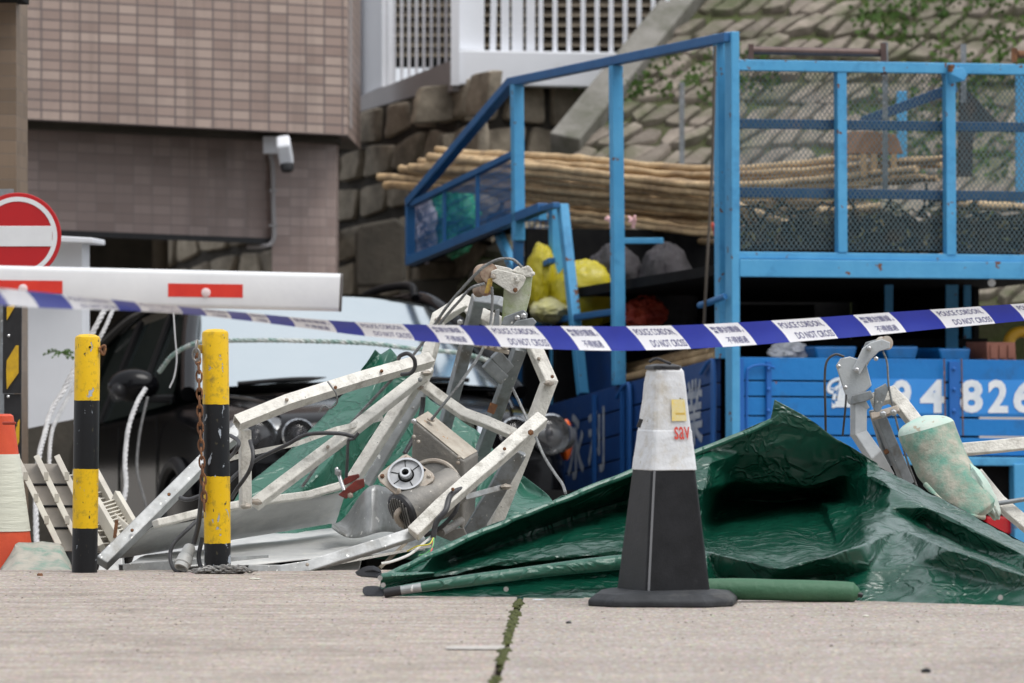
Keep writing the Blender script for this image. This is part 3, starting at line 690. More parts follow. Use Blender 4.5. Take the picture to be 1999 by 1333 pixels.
for i, (x, wd) in enumerate([(968, 12), (986, 16), (1010, 22), (1036, 17)]):
    MB().bar(P(x - (6 if i == 0 else 0), 99, 36.05 + .01 * i), P(x, -160, 36.05 + .01 * i), PX(wd, 36), .05).build('mullion', M['wallwhite'], bal, smooth=False)
for i in range(11):
    x = 1056 + 27.4 * i
    MB().bar(P(x, 102 + i * .2, 36.1 + i * .02), P(x, -160, 36.1 + i * .02), PX(9, 36), .035).build('baluster', M['wallwhite'], bal, smooth=False)
lv = thing('louvred_wall', P(1150, 110, 38.2), 'brown slatted wall behind the white balcony railings', 'louvred wall')
mb = MB()
for i in range(16):
    y = 110 - i * 19.5
    mb.prism([P(735, y, 38.6), P(1500, y, 38.2), P(1500, y - 15, 38.27), P(735, y - 15, 38.67)], (0, .03, 0))
mb.build('slats', M['louvre'], lv, smooth=False)
mb = MB(); mb.prism([P(735, 130, 38.8), P(1500, 130, 38.4), P(1500, -240, 38.4), P(735, -240, 38.8)], (0, .2, 0)); mb.build('backing', M['dark'], lv, smooth=False)
mb = MB(); mb.prism([P(686, 250, 34.6), P(682, 250, 34.6), P(676, -300, 34.6), P(686, -300, 34.6)], (0, .1, 0))
tag(mb.build('corner_strip', M['greyrender'], smooth=False), 'grey vertical corner strip between brown building and white balcony', 'corner strip')
mb = MB(); mb.prism([P(693, 560, 35.2), P(790, 560, 35.2), P(790, 440, 35.2), P(775, 425, 35.2), P(705, 438, 35.2), P(693, 452, 35.2)], (0, .5, 0))
tag(mb.build('concrete_block', M['darkconcrete'], bevel=.02), 'dark stained concrete block against the rubble wall', 'concrete block')
mb = MB(); mb.prism([P(780, 640, 34.6), P(1080, 640, 34.6), P(1080, 530, 34.6), P(780, 548, 34.6)], (0, .4, 0))
tag(mb.build('concrete_ledge', M['darkconcrete'], bevel=.015), 'low stained concrete ledge behind the lorry basket', 'ledge')

# ------------------------------------------------------------------ blue lorry
TA = R(20); TX, TY = 1.060, 28.0; TSN, TCS = math.sin(TA), math.cos(TA)
INW = Vector((TCS, TSN, 0)); FWD = Vector((-TSN, TCS, 0))      # across the lorry, and along it towards its cab
def TS(x, y, inn=0.0):                                           # point of the lorry's near long side, inn metres inside it
    k = (x - CX) / F; X0, Y0 = TX + INW.x * inn, TY + INW.y * inn
    t = (X0 - k * Y0) / (TSN + k * TCS); return P(x, y, Y0 + t * TCS)
def TR(x, y, fw=0.0):                                            # point of the lorry's rear face, fw metres ahead of it
    k = (x - CX) / F; X0, Y0 = TX + FWD.x * fw, TY + FWD.y * fw
    u = (k * Y0 - X0) / (TCS - k * TSN); return P(x, y, Y0 + u * TSN)
lz = road_z(29)
truck = thing('blue_lorry', Vector((1.6, 30.3, road_z(30.3))), 'blue open lorry with a steel rack cage, seen from behind, white numbers on its tailgate', 'lorry')
BR, BRD = M['bluerail'], pm('shaded_blue_paint', (.015, .10, .26), .45, col2=(.02, .125, .31), ns=6, spot=(.12, .06, .04), ss=14, st=.73, bump=.0015, bs=40)  # second blue is the rail paint with shade mixed into it
def tbar(name, p, q, w, h=None, m=BR, ref=None): return MB().bar(p, q, w, h or w, ref=ref).build(name, m, truck, bevel=.004)
# rear corner posts
tbar('corner_post', TR(1429, 62), TR(1431, 1040), PX(17, 28), .09, ref=FWD)
tbar('corner_post', TS(1405, 66, .02), TS(1409, 700, .02), .05, .06, ref=FWD)
# near side frame
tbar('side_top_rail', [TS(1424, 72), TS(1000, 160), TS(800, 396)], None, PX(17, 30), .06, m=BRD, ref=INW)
tbar('side_post', TS(1202, 128), TS(1208, 752), PX(22, 29.5), .06, ref=INW)
tbar('side_post', TS(1009, 160), TS(1012, 470), PX(21, 31), .06, ref=INW)
tbar('side_post', TS(1012, 430), TS(1008, 800), PX(14, 31), .05, m=BRD, ref=INW)
tbar('side_post', TS(1084, 398, .1), TS(1088, 792, .1), PX(23, 30), .06, ref=INW)
tbar('leaning_strut', TS(1098, 400, .05), TS(1138, 770, .05), PX(22, 30), .05, ref=INW)
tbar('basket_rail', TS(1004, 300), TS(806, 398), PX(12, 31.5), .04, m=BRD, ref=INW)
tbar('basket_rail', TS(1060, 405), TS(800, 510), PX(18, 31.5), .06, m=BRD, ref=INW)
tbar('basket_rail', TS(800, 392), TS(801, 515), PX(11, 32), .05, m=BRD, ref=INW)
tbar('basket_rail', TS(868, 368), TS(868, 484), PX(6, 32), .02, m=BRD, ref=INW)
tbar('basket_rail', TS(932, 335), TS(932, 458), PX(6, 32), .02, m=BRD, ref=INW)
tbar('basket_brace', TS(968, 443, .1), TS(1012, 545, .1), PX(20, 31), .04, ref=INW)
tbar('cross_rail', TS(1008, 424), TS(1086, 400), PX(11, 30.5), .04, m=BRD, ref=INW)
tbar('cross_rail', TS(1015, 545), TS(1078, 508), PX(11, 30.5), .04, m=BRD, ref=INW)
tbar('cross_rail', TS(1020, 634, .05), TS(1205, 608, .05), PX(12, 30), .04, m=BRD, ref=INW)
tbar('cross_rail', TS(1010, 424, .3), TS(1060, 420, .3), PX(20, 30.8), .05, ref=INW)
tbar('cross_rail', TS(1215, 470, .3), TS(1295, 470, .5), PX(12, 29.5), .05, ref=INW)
# basket mesh (fine vertical wires) and square mesh behind it
mb = MB()
for i in range(46):
    x = 806 + 196 * i / 45; yt = 398 - (x - 806) * .495; yb = 506 - (x - 802) * .405
    mb.bar(TS(x, yt, .015), TS(x, yb, .015), .004, .004, ref=INW)
for j in range(5):
    k = (j + 1) / 6
    mb.bar(TS(806, 398 + 108 * k, .018), TS(1002, 300 + 125 * k, .018), .003, .003, ref=INW)
mb.build('basket_mesh', BRD, truck, smooth=False)
mb = MB()
for i in range(6): mb.bar(TS(1022 + i * 11, 428, .35), TS(1022 + i * 11, 520, .35), .006, .006)
for i in range(7): mb.bar(TS(1020, 432 + i * 14, .355), TS(1080, 430 + i * 14, .355), .006, .006)
mb.build('square_mesh', BRD, truck, smooth=False)
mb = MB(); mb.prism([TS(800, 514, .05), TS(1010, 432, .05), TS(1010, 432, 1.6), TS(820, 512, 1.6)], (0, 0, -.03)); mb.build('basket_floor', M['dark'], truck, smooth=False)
# upper rack deck, rear beam and cage
zb = TR(1600, 512).z
dk = [Vector((TX, TY, zb)) + INW * .05 + FWD * .06, Vector((TX, TY, zb)) + INW * 2.1 + FWD * .06, Vector((TX, TY, zb - .14)) + INW * 2.1 + FWD * 2.9, Vector((TX, TY, zb - .14)) + INW * .12 + FWD * 2.9]
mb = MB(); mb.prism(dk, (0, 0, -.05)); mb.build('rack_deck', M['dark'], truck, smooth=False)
def rbar(name, pts, w, h, m=BR): return MB().bar(pts, None, w, h, ref=FWD).build(name, m, truck, bevel=.004)
rbar('rear_beam', [TR(1437, 523), TR(2200, 530)], PX(34, 28.3), .10)
rbar('rear_beam_lip', [TR(1437, 498, .02), TR(2200, 507, .02)], PX(14, 28.3), .08)
rbar('rear_top_rail', [TR(1437, 127), TR(2200, 139)], PX(21, 28.3), .06)
rbar('rear_upright', [TR(1640, 137), TR(1642, 493)], PX(20, 28.3), .05)
rbar('rear_upright', [TR(1852, 140), TR(1854, 498)], PX(21, 28.3), .05)
rbar('rear_upright', [TR(2068, 140), TR(2070, 500)], PX(21, 28.3), .05)
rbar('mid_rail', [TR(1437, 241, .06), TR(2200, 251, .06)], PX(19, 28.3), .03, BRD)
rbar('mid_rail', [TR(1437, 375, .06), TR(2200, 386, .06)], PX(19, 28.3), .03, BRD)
def exp_mesh(x0, x1, y0, y1):
    mb = MB(); p, r = 9.3, 6.6; nx = int((x1 - x0) / p); ny = int((y1 - y0) / r)
    wv = PX(.85, 28)
    for i in range(nx + 1):
        for sgn in (-1, 1):
            pts = []
            for j in range(ny + 1):
                x = x0 + (i + .5 * (1 if (j % 2) else 0) * sgn) * p
                pts.append((min(max(x, x0), x1), y0 + j * r))
            vs = []
            for (x, y) in pts:
                for dx, fw in ((-.85, .028), (.85, .028), (.85, .032), (-.85, .032)): vs.append(TR(x + dx, y, fw))
            fs = []
            for j in range(len(pts) - 1):
                for k in range(4): fs.append((j * 4 + k, j * 4 + (k + 1) % 4, j * 4 + 4 + (k + 1) % 4, j * 4 + 4 + k))
            mb.add(vs, fs)
    return mb.build('mesh_panel', M['mesh'], truck, smooth=False, recalc=True)
exp_mesh(1438, 1631, 138, 492); exp_mesh(1651, 1842, 140, 494); exp_mesh(1864, 2058, 144, 498)
# far side of the cage, seen through the mesh
for x, yt, yb in ((1760, 178, 335), (1992, 130, 400)):
    MB().bar(TR(x, yt, 1.4), TR(x, yb, 1.4), PX(20, 29), .05).build('inner_post', BR, truck, bevel=.004)
MB().bar(TR(1690, 235, 1.5), TR(1860, 172, .4), PX(20, 29), .05).build('inner_rail', BRD, truck, bevel=.004)
MB().bar(TR(1728, 82, .35), TR(1728, 380, .35), PX(11, 28), .02).build('steel_upright', M['galv'], truck, smooth=False)
MB().bar(TR(1881, 86, .5), TR(1881, 200, .5), PX(11, 28), .02).build('steel_upright', M['galv'], truck, smooth=False)
mb = MB(); mb.tube([TR(1466, 98, .02), TR(1722, 103, .02)], PX(8, 28), 14)
mb.bar(TR(1466, 86, .0), TR(1466, 122, .0), PX(10, 28), .03); mb.bar(TR(1724, 84, .0), TR(1726, 145, .0), PX(11, 28), .03); mb.build('top_pipe', pm('brown_steel_pipe', (.13, .085, .075), .5, .3, col2=(.09, .06, .055), ns=20), truck)
mb = MB(); mb.tube([TR(1986, 106, .02), TR(2200, 110, .02)], PX(8, 28), 14); mb.bar(TR(1980, 94, .0), TR(1980, 122, .0), PX(11, 28), .03); mb.build('top_pipe', M['rust'], truck)
mb = MB(); mb.prism([TR(1852, 140, -.05), TR(1856, 163, -.05), TR(1883, 158, -.16), TR(1889, 146, -.16), TR(1882, 132, -.12), TR(1860, 130, -.05)], FWD * .10); mb.build('lamp_box', BR, truck, bevel=.004)
mb = MB(); mb.tube([TR(1857, 126, -.05), TR(1857, 140, -.05)], .018, 10); mb.build('lamp_bracket', M['rust'], truck)
# body: deck, dark boards put in for inside shade, side board, tailgate
zd = TR(1600, 888).z
c0 = Vector((TX, TY, zd))
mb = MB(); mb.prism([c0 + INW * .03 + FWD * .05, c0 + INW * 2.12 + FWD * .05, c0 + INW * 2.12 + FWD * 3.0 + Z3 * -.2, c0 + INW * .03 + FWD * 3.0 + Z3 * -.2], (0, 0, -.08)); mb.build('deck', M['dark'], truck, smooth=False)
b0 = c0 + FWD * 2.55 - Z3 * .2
mb = MB(); mb.prism([b0 + INW * .05, b0 + INW * 1.55, b0 + INW * 1.55 + Z3 * .95, b0 + INW * .05 + Z3 * .95], FWD * .05); mb.build('bulkhead_shade', M['dark'], truck, smooth=False)  # near-black board painting the deep shade under the rack
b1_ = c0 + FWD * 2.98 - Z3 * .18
mb = MB(); mb.prism([b1_ + INW * .04, b1_ + INW * 1.95, b1_ + INW * 1.95 + Z3 * 1.34, b1_ + INW * .04 + Z3 * 1.34], FWD * .03); mb.build('front_shade_sheet', M['dark'], truck, smooth=False)  # dark backing added so the space under the bamboo looks shaded
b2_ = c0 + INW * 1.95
mb = MB(); mb.prism([b2_ + FWD * 1.35 - Z3 * .1, b2_ + FWD * 2.97 - Z3 * .2, b2_ + FWD * 2.97 + Z3 * 1.2, b2_ + FWD * 1.35 + Z3 * .85], INW * .03); mb.build('far_side_shade_sheet', M['dark'], truck, smooth=False)  # dark backing added as shade on the far side
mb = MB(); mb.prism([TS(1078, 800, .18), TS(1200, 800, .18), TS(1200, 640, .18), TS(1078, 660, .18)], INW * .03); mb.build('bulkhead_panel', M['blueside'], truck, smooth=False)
mb = MB()
def sby(x): return 697 + (1401 - x) * .283
for k in range(4):
    h0, h1 = k * 48 + (2 if k else 0), k * 48 + 47
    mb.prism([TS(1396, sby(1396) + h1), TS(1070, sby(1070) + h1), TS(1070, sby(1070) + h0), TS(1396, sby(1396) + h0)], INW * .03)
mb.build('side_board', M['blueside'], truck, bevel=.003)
SIDESTRAP = pm('side_strap_blue', (.012, .09, .30), .45)  # strap blue darkened like the shaded side boards
for x in (1160, 1215, 1228, 1392):
    MB().bar(TS(x, sby(x) + 5, -.015), TS(x, sby(x) + 185, -.015), PX(9, 29), .02, ref=INW).build('side_board_strap', SIDESTRAP, truck, smooth=False)
for x in (1228, 1392):
    MB().tube(spline([TS(x - 24, sby(x) + 30, -.02), TS(x - 8, sby(x) + 6, -.02), TS(x + 2, sby(x) + 22, -.02), TS(x + 2, sby(x) + 175, -.02)]), .010, 8).build('latch_rod', SIDESTRAP, truck)
for body, xa, xb in (('永', 1108, 1140), ('利', 1148, 1180), ('企', 1248, 1282), ('業', 1338, 1372)):
    mb = MB(); text_fit(mb, body, lambda u, v, xa=xa, xb=xb: TS(xb + (xa - xb) * (1 - u), sby(xb + (xa - xb) * (1 - u)) + 160 - 130 * v, -.003), .02)
    mb.build('lettering', M['letterold'], truck, smooth=False, recalc=False)
mb = MB(); bands = [(697, 742), (744, 773), (775, 811), (813, 848), (850, 886)]
for (y0, y1) in bands:
    mb.prism([TR(1440, y1 - 1), TR(2200, y1 + 5), TR(2200, y0 + 8), TR(1440, y0)], FWD * .03)
mb.build('tailgate', M['bluedoor'], truck, bevel=.002)
mb = MB(); mb.bar([TR(1440, 896, -.01), TR(2200, 903, -.01)], None, PX(17, 28), .05, ref=FWD); mb.build('tailgate_sill', BR, truck, bevel=.004)
STRAP = pm('strap_blue', (.012, .12, .42), .4, spot=(.12, .05, .03), ss=20, st=.7)
for x, wd in ((1500, 10), (1862, 22)):
    mb = MB(); mb.bar(TR(x, 706, -.008), TR(x + 1, 885, -.008), PX(wd, 28), .02, ref=FWD)
    for y in (720, 760, 802, 846): mb.lathe([(.010, 0), (.010, .006), (.004, .012)], TR(x, y, -.018), -FWD, 10)
    mb.build('tailgate_strap', STRAP, truck, smooth=False)
MB().bar(TR(1444, 700, -.012), TR(1446, 885, -.012), PX(12, 28), .03, ref=FWD).build('tailgate_strap', STRAP, truck, smooth=False)
MB().tube(spline([TR(1458, 885, -.02), TR(1458, 740, -.02), TR(1464, 718, -.02), TR(1490, 712, -.02), TR(1512, 718, -.02)]), .007, 8).build('latch_rod', STRAP, truck)
for x in (1843, 1877): MB().tube([TR(x, 700, -.022), TR(x + 3, 850, -.022)], .0035, 6).build('tailgate_cord', M['rust'], truck)
mb = MB()
for (xa, xb, y0, y1) in ((1700, 1842, 739, 806), (1879, 2120, 741, 808)):
    MB().prism([TR(xa, y1, -.0015), TR(xb, y1 + 1, -.0015), TR(xb, y0 + 1, -.0015), TR(xa, y0, -.0015)], FWD * .001).build('number_patch', M['bluepatch'], truck, smooth=False)
mb = MB()
for body, xa, xb in (('☎', 1614, 1690), ('9', 1742, 1779), ('4', 1796, 1845), ('8', 1874, 1919), ('2', 1929, 1968), ('6', 1978, 2022)):
    ya, yb = (735, 802) if body == '☎' else (741, 806)
    mb = MB(); text_fit(mb, body, lambda u, v, xa=xa, xb=xb, ya=ya, yb=yb: TR(xa + (xb - xa) * u, yb - (yb - ya) * v, -.004), .035)
    mb.build('lettering', M['letter'], truck, smooth=False, recalc=False)
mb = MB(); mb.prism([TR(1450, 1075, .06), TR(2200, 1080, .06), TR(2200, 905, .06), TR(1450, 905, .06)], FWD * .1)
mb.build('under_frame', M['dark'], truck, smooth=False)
mb = MB(); mb.bar(TR(1988, 905, -.02), TR(1990, 1130, -.02), PX(30, 28), .06, ref=FWD); mb.build('bumper_post', BR, truck, bevel=.004)
mb = MB(); mb.prism([TR(1926, 1042, -.01), TR(1975, 1042, -.01), TR(1975, 1008, -.01), TR(1926, 1008, -.01)], FWD * .05); mb.build('tail_light', M['redlamp'], truck, bevel=.008)
# chassis, wheels and cab
ch = Vector((TX, TY, lz)); 
mb = MB()
for u in (.55, 1.5): mb.bar(ch + INW * u + FWD * .2 + Z3 * .62, ch + INW * u + FWD * 4.6 + Z3 * .35, .12, .18)
mb.build('chassis', M['dark'], truck, smooth=False)
for u, t in ((.22, 1.0), (1.9, 1.0), (.22, 4.0), (1.9, 4.0)):
    c = Vector((TX, TY, 0)) + INW * u + FWD * t; c.z = road_z(c.y) + .38
    wm = MB().lathe([(.14, -.10), (.34, -.11), (.38, -.07), (.38, .07), (.34, .11), (.14, .10)], c, INW, 28).build('wheel', M['tyre'], truck)
    MB().lathe([(.03, -.115), (.20, -.105), (.22, -.06), (.22, .06), (.20, .105), (.03, .115)], c, INW, 20).build('rim', M['rim'], wm)
cb = Vector((TX, TY, 0)) + FWD * 3.15; cb.z = road_z(cb.y)
prof = [(0, .5), (0, 1.72), (.9, 1.74), (1.25, 1.15), (1.35, 1.0), (1.38, .5)]
mb = MB(); mb.prism([cb + INW * .08 + FWD * a + Z3 * (z - .25) for a, z in prof], INW * 1.95); mb.build('cab', pm('dark_cab_paint', (.012, .014, .02), .35), truck, bevel=.04, segs=3)
mb = MB(); mb.prism([cb + INW * .06 + FWD * a + Z3 * (z - .25) for a, z in [(.25, 1.05), (.25, 1.6), (.85, 1.6), (1.12, 1.1)]], INW * .01); mb.build('cab_window', M['glassdark'], truck, smooth=False)

# things carried on the lorry
bx = [((740, 345), (1030, 366), (1415, 402), 1640), ((752, 361), (1000, 378), (1405, 418), 1500), ((782, 330), (1030, 350), (1400, 390), 1600), ((820, 316), (1030, 336), (1400, 374), 1740),
      ((838, 306), (1040, 324), (1400, 362), 1790), ((852, 291), (1030, 314), (1400, 352), 1838), ((872, 297), (1100, 316), (1400, 336), 1860), ((800, 326), (1060, 340), (1400, 380), 1680),
      ((902, 300), (1130, 311), (1410, 330), 1720), ((760, 354), (1040, 362), (1400, 396), 1560), ((975, 388), (1120, 400), (1400, 428), 1520), ((960, 378), (1150, 396), (1400, 414), 1560),
      ((990, 404), (1150, 416), (1400, 442), 1470), ((1010, 418), (1160, 432), (1400, 458), 1460), ((1060, 430), (1200, 448), (1400, 473), 1450), ((880, 318), (1100, 338), (1400, 368), 1810),
      ((905, 322), (1150, 344), (1400, 360), 1700), ((930, 310), (1180, 328), (1400, 346), 1770), ((860, 340), (1100, 366), (1400, 404), 1620), ((1000, 330), (1200, 338), (1400, 350), 1830),
      ((890, 306), (1150, 322), (1400, 341), 1845), ((840, 322), (1100, 344), (1400, 366), 1800), ((920, 336), (1150, 352), (1400, 376), 1830), ((900, 345), (1150, 368), (1400, 384), 1760), ((950, 352), (1160, 380), (1400, 398), 1700), ((1020, 404), (1170, 424), (1400, 450), 1580), ((1050, 395), (1190, 408), (1400, 420), 1620), ((1080, 380), (1220, 392), (1400, 406), 1660)]
rnd = random.Random(21)
bplace = ['reaching farthest left beyond the lorry basket', 'second lowest at the left end of the bundle', 'with its cut end between the two longest poles', 'in the upper middle of the bundle', 'near the top of the bundle',
          'topmost at the left end of the bundle', 'whose right end reaches the middle of the cage', 'half hidden in the middle of the bundle', 'lying on top of the bundle near the corner post', 'tucked under the longest pole',
          'darker and lower, beside the strut posts', 'in the lower middle of the bundle', 'third from the bottom of the bundle', 'second from the bottom of the bundle', 'lowest of the bundle, above the dark deck',
          'crossing the top rear of the bundle', 'at the back of the bundle behind the side posts', 'thin and pale at the back of the bundle', 'bowed in the middle of the bundle', 'far back at the right of the bundle', 'second from the top behind the leaning top rail', 'grey brown and just above the longest pole', 'pale, crossing behind the middle side post', 'dark, wedged below the pale crossing pole',
          'slightly bent behind the strut posts', 'knotty, fourth from the bottom of the bundle', 'short, starting beside the strut top', 'short, starting just above the strut top']
for i, (a, b, c, xr) in enumerate(bx):
    lay = rnd.uniform(-.25, .35)
    def D(x): return 33.0 - (x - 740) / 1090 * 3.6 + lay
    yr = c[1] + (xr - c[0]) * (.0 if xr > 1650 else .05) - (26 if xr > 1700 else 4)
    pts = spline([P(*a, D(a[0])), P(b[0], b[1] + rnd.uniform(-3, 3), D(b[0])), P(*c, D(c[0])), P(xr, yr + rnd.uniform(-6, 6), D(xr))], 12)
    r = PX(rnd.uniform(6.2, 9.2), 31); rs = []
    for k in range(len(pts)):
        rs.append(r * (1.0 - .25 * k / len(pts)) * (1.13 if (k + i) % 4 == 0 else .97) * rnd.uniform(.96, 1.05))
    pts = [p + Vector((0, 0, rnd.uniform(-1, 1) * .004)) for p in pts]
    o = MB().tube(pts, rs, 10).build('bamboo_pole', M['bamboo'])
    tag(o, 'bamboo pole ' + bplace[i], 'bamboo pole', 'bamboo poles bundled on the lorry rack')
for i, (a, b, lab) in enumerate([((1140, 756), (1400, 694), 'bamboo pole slanting along the top edge of the dark side board'), ((1145, 745), (1390, 684), 'bamboo pole behind another on the lower lorry bed'), ((1200, 722), (1350, 688), 'short bamboo pole at the back of the lower lorry bed')]):
    o = MB().tube(spline([TS(a[0], a[1], .25 + i * .08), TS((a[0] + b[0]) / 2, (a[1] + b[1]) / 2 + 2, .25 + i * .08), TS(b[0], b[1], .25 + i * .08)]), PX(9, 29), 10).build('bamboo_pole', M['bamboo'])
    tag(o, lab, 'bamboo pole', 'bamboo poles on the lower bed')
def bag(x, y, d, w, h, m, label, cat, name, seed, amp=.22, dd=.22):
    return tag(MB().blob(P(x, y, d), PX(w / 2, d), dd, PX(h / 2, d), amp, 2.2, 56, 40, seed=seed).build(name, m), label, cat)
bag(882, 432, 32.9, 92, 124, M['greenbag'], 'bright green bag behind the fine mesh of the lorry basket', 'bag', 'green_bag', 3, .3)
bag(824, 446, 32.75, 52, 116, M['palesack'], 'lilac white sack at the left end of the lorry basket', 'sack', 'sack', 5, .3)
bag(1058, 552, 30.6, 62, 150, M['yellowbag'], 'tall bright yellow plastic bag hanging behind the blue strut posts', 'bag', 'yellow_bag', 7, .12)
bag(1140, 575, 30.42, 130, 130, M['yellowbag'], 'wide yellow plastic bag lying between the blue posts', 'bag', 'yellow_bag', 8, .13, .14)
bag(1078, 606, 30.45, 84, 50, M['palebag'], 'small pale yellow bag in front of the bright yellow bags', 'bag', 'yellow_bag', 9, .14)
bag(1200, 545, 30.6, 110, 130, M['greysack'], 'dark grey sack behind the middle blue post', 'sack', 'grey_sack', 10, .12)
bag(1300, 590, 30.5, 120, 220, M['greysack'], 'tall dark sack in the shade under the lorry rack', 'sack', 'grey_sack', 11, .12)
bag(1258, 612, 30.1, 80, 62, M['redbag'], 'orange red bag under the dark sacks on the lorry', 'bag', 'red_bag', 12, .25, .12)
for a, b, lab in (((1868, 398), (2110, 408), 'thick bamboo pole lying on the netting in the right bay of the cage'), ((1440, 402), (1545, 440), 'short bamboo pole sloping into the netting beside the corner post'), ((1600, 412), (1720, 404), 'short bamboo pole resting on the netting in the middle bay')):
    pp = spline([TR(a[0], a[1], .55), TR((a[0] + b[0]) / 2, (a[1] + b[1]) / 2 + 2, .5), TR(b[0], b[1], .45)], 10)
    tag(MB().tube(pp, [PX(9 if q % 4 else 10.5, 28.5) for q in range(len(pp))], 10).build('bamboo_pole', M['bamboo']), lab, 'bamboo pole', 'bamboo poles on the netting')
# netting heap in the cage
mb = MB(); rows = []
for j in range(15):
    r = []
    for i in range(70):
        x = 1436 + i * 11; u = j / 14; fw = .09 + u * 1.1
        top = 424 - 22 * noise.noise(Vector((x * .012, 0, 1))) - 14 * noise.noise(Vector((x * .04, 3, 1))) + (30 if x < 1500 else 0) * (1 - (x - 1436) / 64)
        hgt = math.sin(min(1, u * 1.35 + .04) * math.pi / 2); yb = 500
        p = TR(x, yb + (top - yb) * hgt, fw); p += Vector((0, -1, .6)) * .05 * noise.noise(p * 9); r.append(p)
    rows.append(r)
mb.grid(rows); rnd = random.Random(5)
for i in range(240):
    x = rnd.uniform(1445, 2060); fw = rnd.uniform(.08, .6); y = 492 - 85 * math.sin(min(1, fw / 1.1 * 1.35) * 1.57) - rnd.uniform(-12, 16)
    p = TR(x, y, fw); pts = [p]
    dv = Vector((rnd.uniform(-1, 1), rnd.uniform(-.5, .3), rnd.uniform(-.6, .6)))
    for k in range(3): pts.append(pts[-1] + dv * .05 + Vector((rnd.uniform(-.03, .03), 0, rnd.uniform(-.03, .03))))
    mb.tube(spline(pts, 3), rnd.uniform(.003, .008), 5)
net = tag(mb.build('netting_heap', M['net']), 'dark heap of tangled netting and twigs behind the wire mesh of the lorry cage', 'netting', kind='stuff')
mb = MB()
for i in range(150):
    x = rnd.uniform(1445, 2060); fw = rnd.uniform(.05, .3); y = rnd.uniform(400, 490); p = TR(x, y, fw)
    a = Vector((rnd.uniform(-1, 1), rnd.uniform(-.4, .4), rnd.uniform(-1, 1))).normalized() * rnd.uniform(.012, .03); b = a.cross(Y3).normalized() * a.length * .35
    mb.add([p - a, p + b, p + a, p - b], [(0, 1, 2, 3)])
tag(mb.build('dry_leaves', M['leaf'], smooth=False, recalc=False), 'dry leaves caught in the netting heap', 'leaves', kind='stuff')
tr = thing('wooden_trestle', TR(1720, 345, 1.2), 'brown wooden trestle standing behind the wire mesh at mid cage', 'trestle')
mb = MB(); mb.prism([TR(1665, 300, 1.2), TR(1765, 300, 1.2), TR(1750, 262, 1.2), TR(1690, 255, 1.2)], FWD * .3); mb.build('top', pm('brown_wood', (.24, .12, .055), .7, col2=(.17, .085, .04), ns=14), tr, bevel=.004)
for x in (1686, 1706, 1745): MB().bar(TR(x, 300, 1.2), TR(x, 345, 1.2), PX(12, 29), .03).build('leg', pm('pale_wood', (.42, .28, .14), .7), tr, smooth=False)
mb = MB(); mb.prism([TR(1875, 345, 1.6), TR(1880, 165, 1.6), TR(1950, 240, 1.6), TR(1900, 262, 1.6), TR(1898, 345, 1.6)], FWD * .05)  # flat black shape put in as a patch of shade
tag(mb.build('shade_patch', M['black'], smooth=False), 'dark patch of shade inside the right bay of the cage', 'sheet')
# clutter above the tailgate
mb = MB(); mb.prism([TR(x, y, .15) for x, y in ((1596, 702), (1668, 702), (1674, 676), (1590, 676))], FWD * .3); tag(mb.build('blue_tray', M['bluedoor'], bevel=.01), 'blue tray behind the tailgate left of the bent hanger', 'tray')
mb = MB(); mb.prism([TR(x, y, .15) for x, y in ((1734, 702), (1788, 702), (1794, 676), (1728, 676))], FWD * .3); tag(mb.build('blue_tray', M['bluedoor'], bevel=.01), 'blue tray behind the tailgate right of the bent hanger', 'tray')
mb = MB(); mb.prism([TR(x, y, .15) for x, y in ((1838, 704), (1892, 704), (1896, 680), (1832, 680))], FWD * .3); tag(mb.build('blue_tray', M['bluedoor'], bevel=.01), 'blue tray behind the tailgate left of the brick coloured crate', 'tray')
mb = MB(); mb.prism([TR(x, y, .1) for x, y in ((1928, 704), (1984, 704), (1982, 668), (1926, 668))], FWD * .25)
for k in range(3): mb.prism([TR(1934 + k * 17, 700, .092), TR(1946 + k * 17, 700, .092), TR(1946 + k * 17, 673, .092), TR(1934 + k * 17, 673, .092)], FWD * .005)
tag(mb.build('crate', pm('brick_red_plastic', (.30, .12, .08), .6, col2=(.24, .09, .06), ns=20), bevel=.004), 'brick red crate standing behind the tailgate', 'crate')
mb = MB(); mb.tube(spline([TR(1968, 690, .4), TR(1972, 660, .4), TR(1990, 648, .4), TR(2010, 655, .4), TR(2012, 690, .4)]), .03, 10); tag(mb.build('yellow_hoop', pm('yellow_plastic', (.66, .36, .02), .5)), 'yellow plastic hoop behind the brick red crate', 'hoop')
bag(1540, 688, 28.5, 70, 40, M['tapewhite'], 'white plastic bag peeking over the left of the tailgate', 'bag', 'white_bag', 14, .3, .12)
for x, y1, fw, wd in ((1858, 700, .9, 24), (1735, 640, .9, 16), (1888, 700, 1.2, 14)): MB().bar(TR(x, 556, fw), TR(x, y1, fw), PX(wd, 28.8), .06).build('rack_leg', BR, truck, smooth=False)
mb = MB(); mb.bar(TR(1520, 672, 1.0), TR(1920, 668, 1.0), PX(16, 28.8), .1); mb.build('bed_rail', M['dark'], truck, smooth=False)
mb = MB(); mb.tube([TR(1936, 552, -.04), TR(1936, 552, .1)], .02, 12); mb.build('pipe_end', M['steel'], truck)
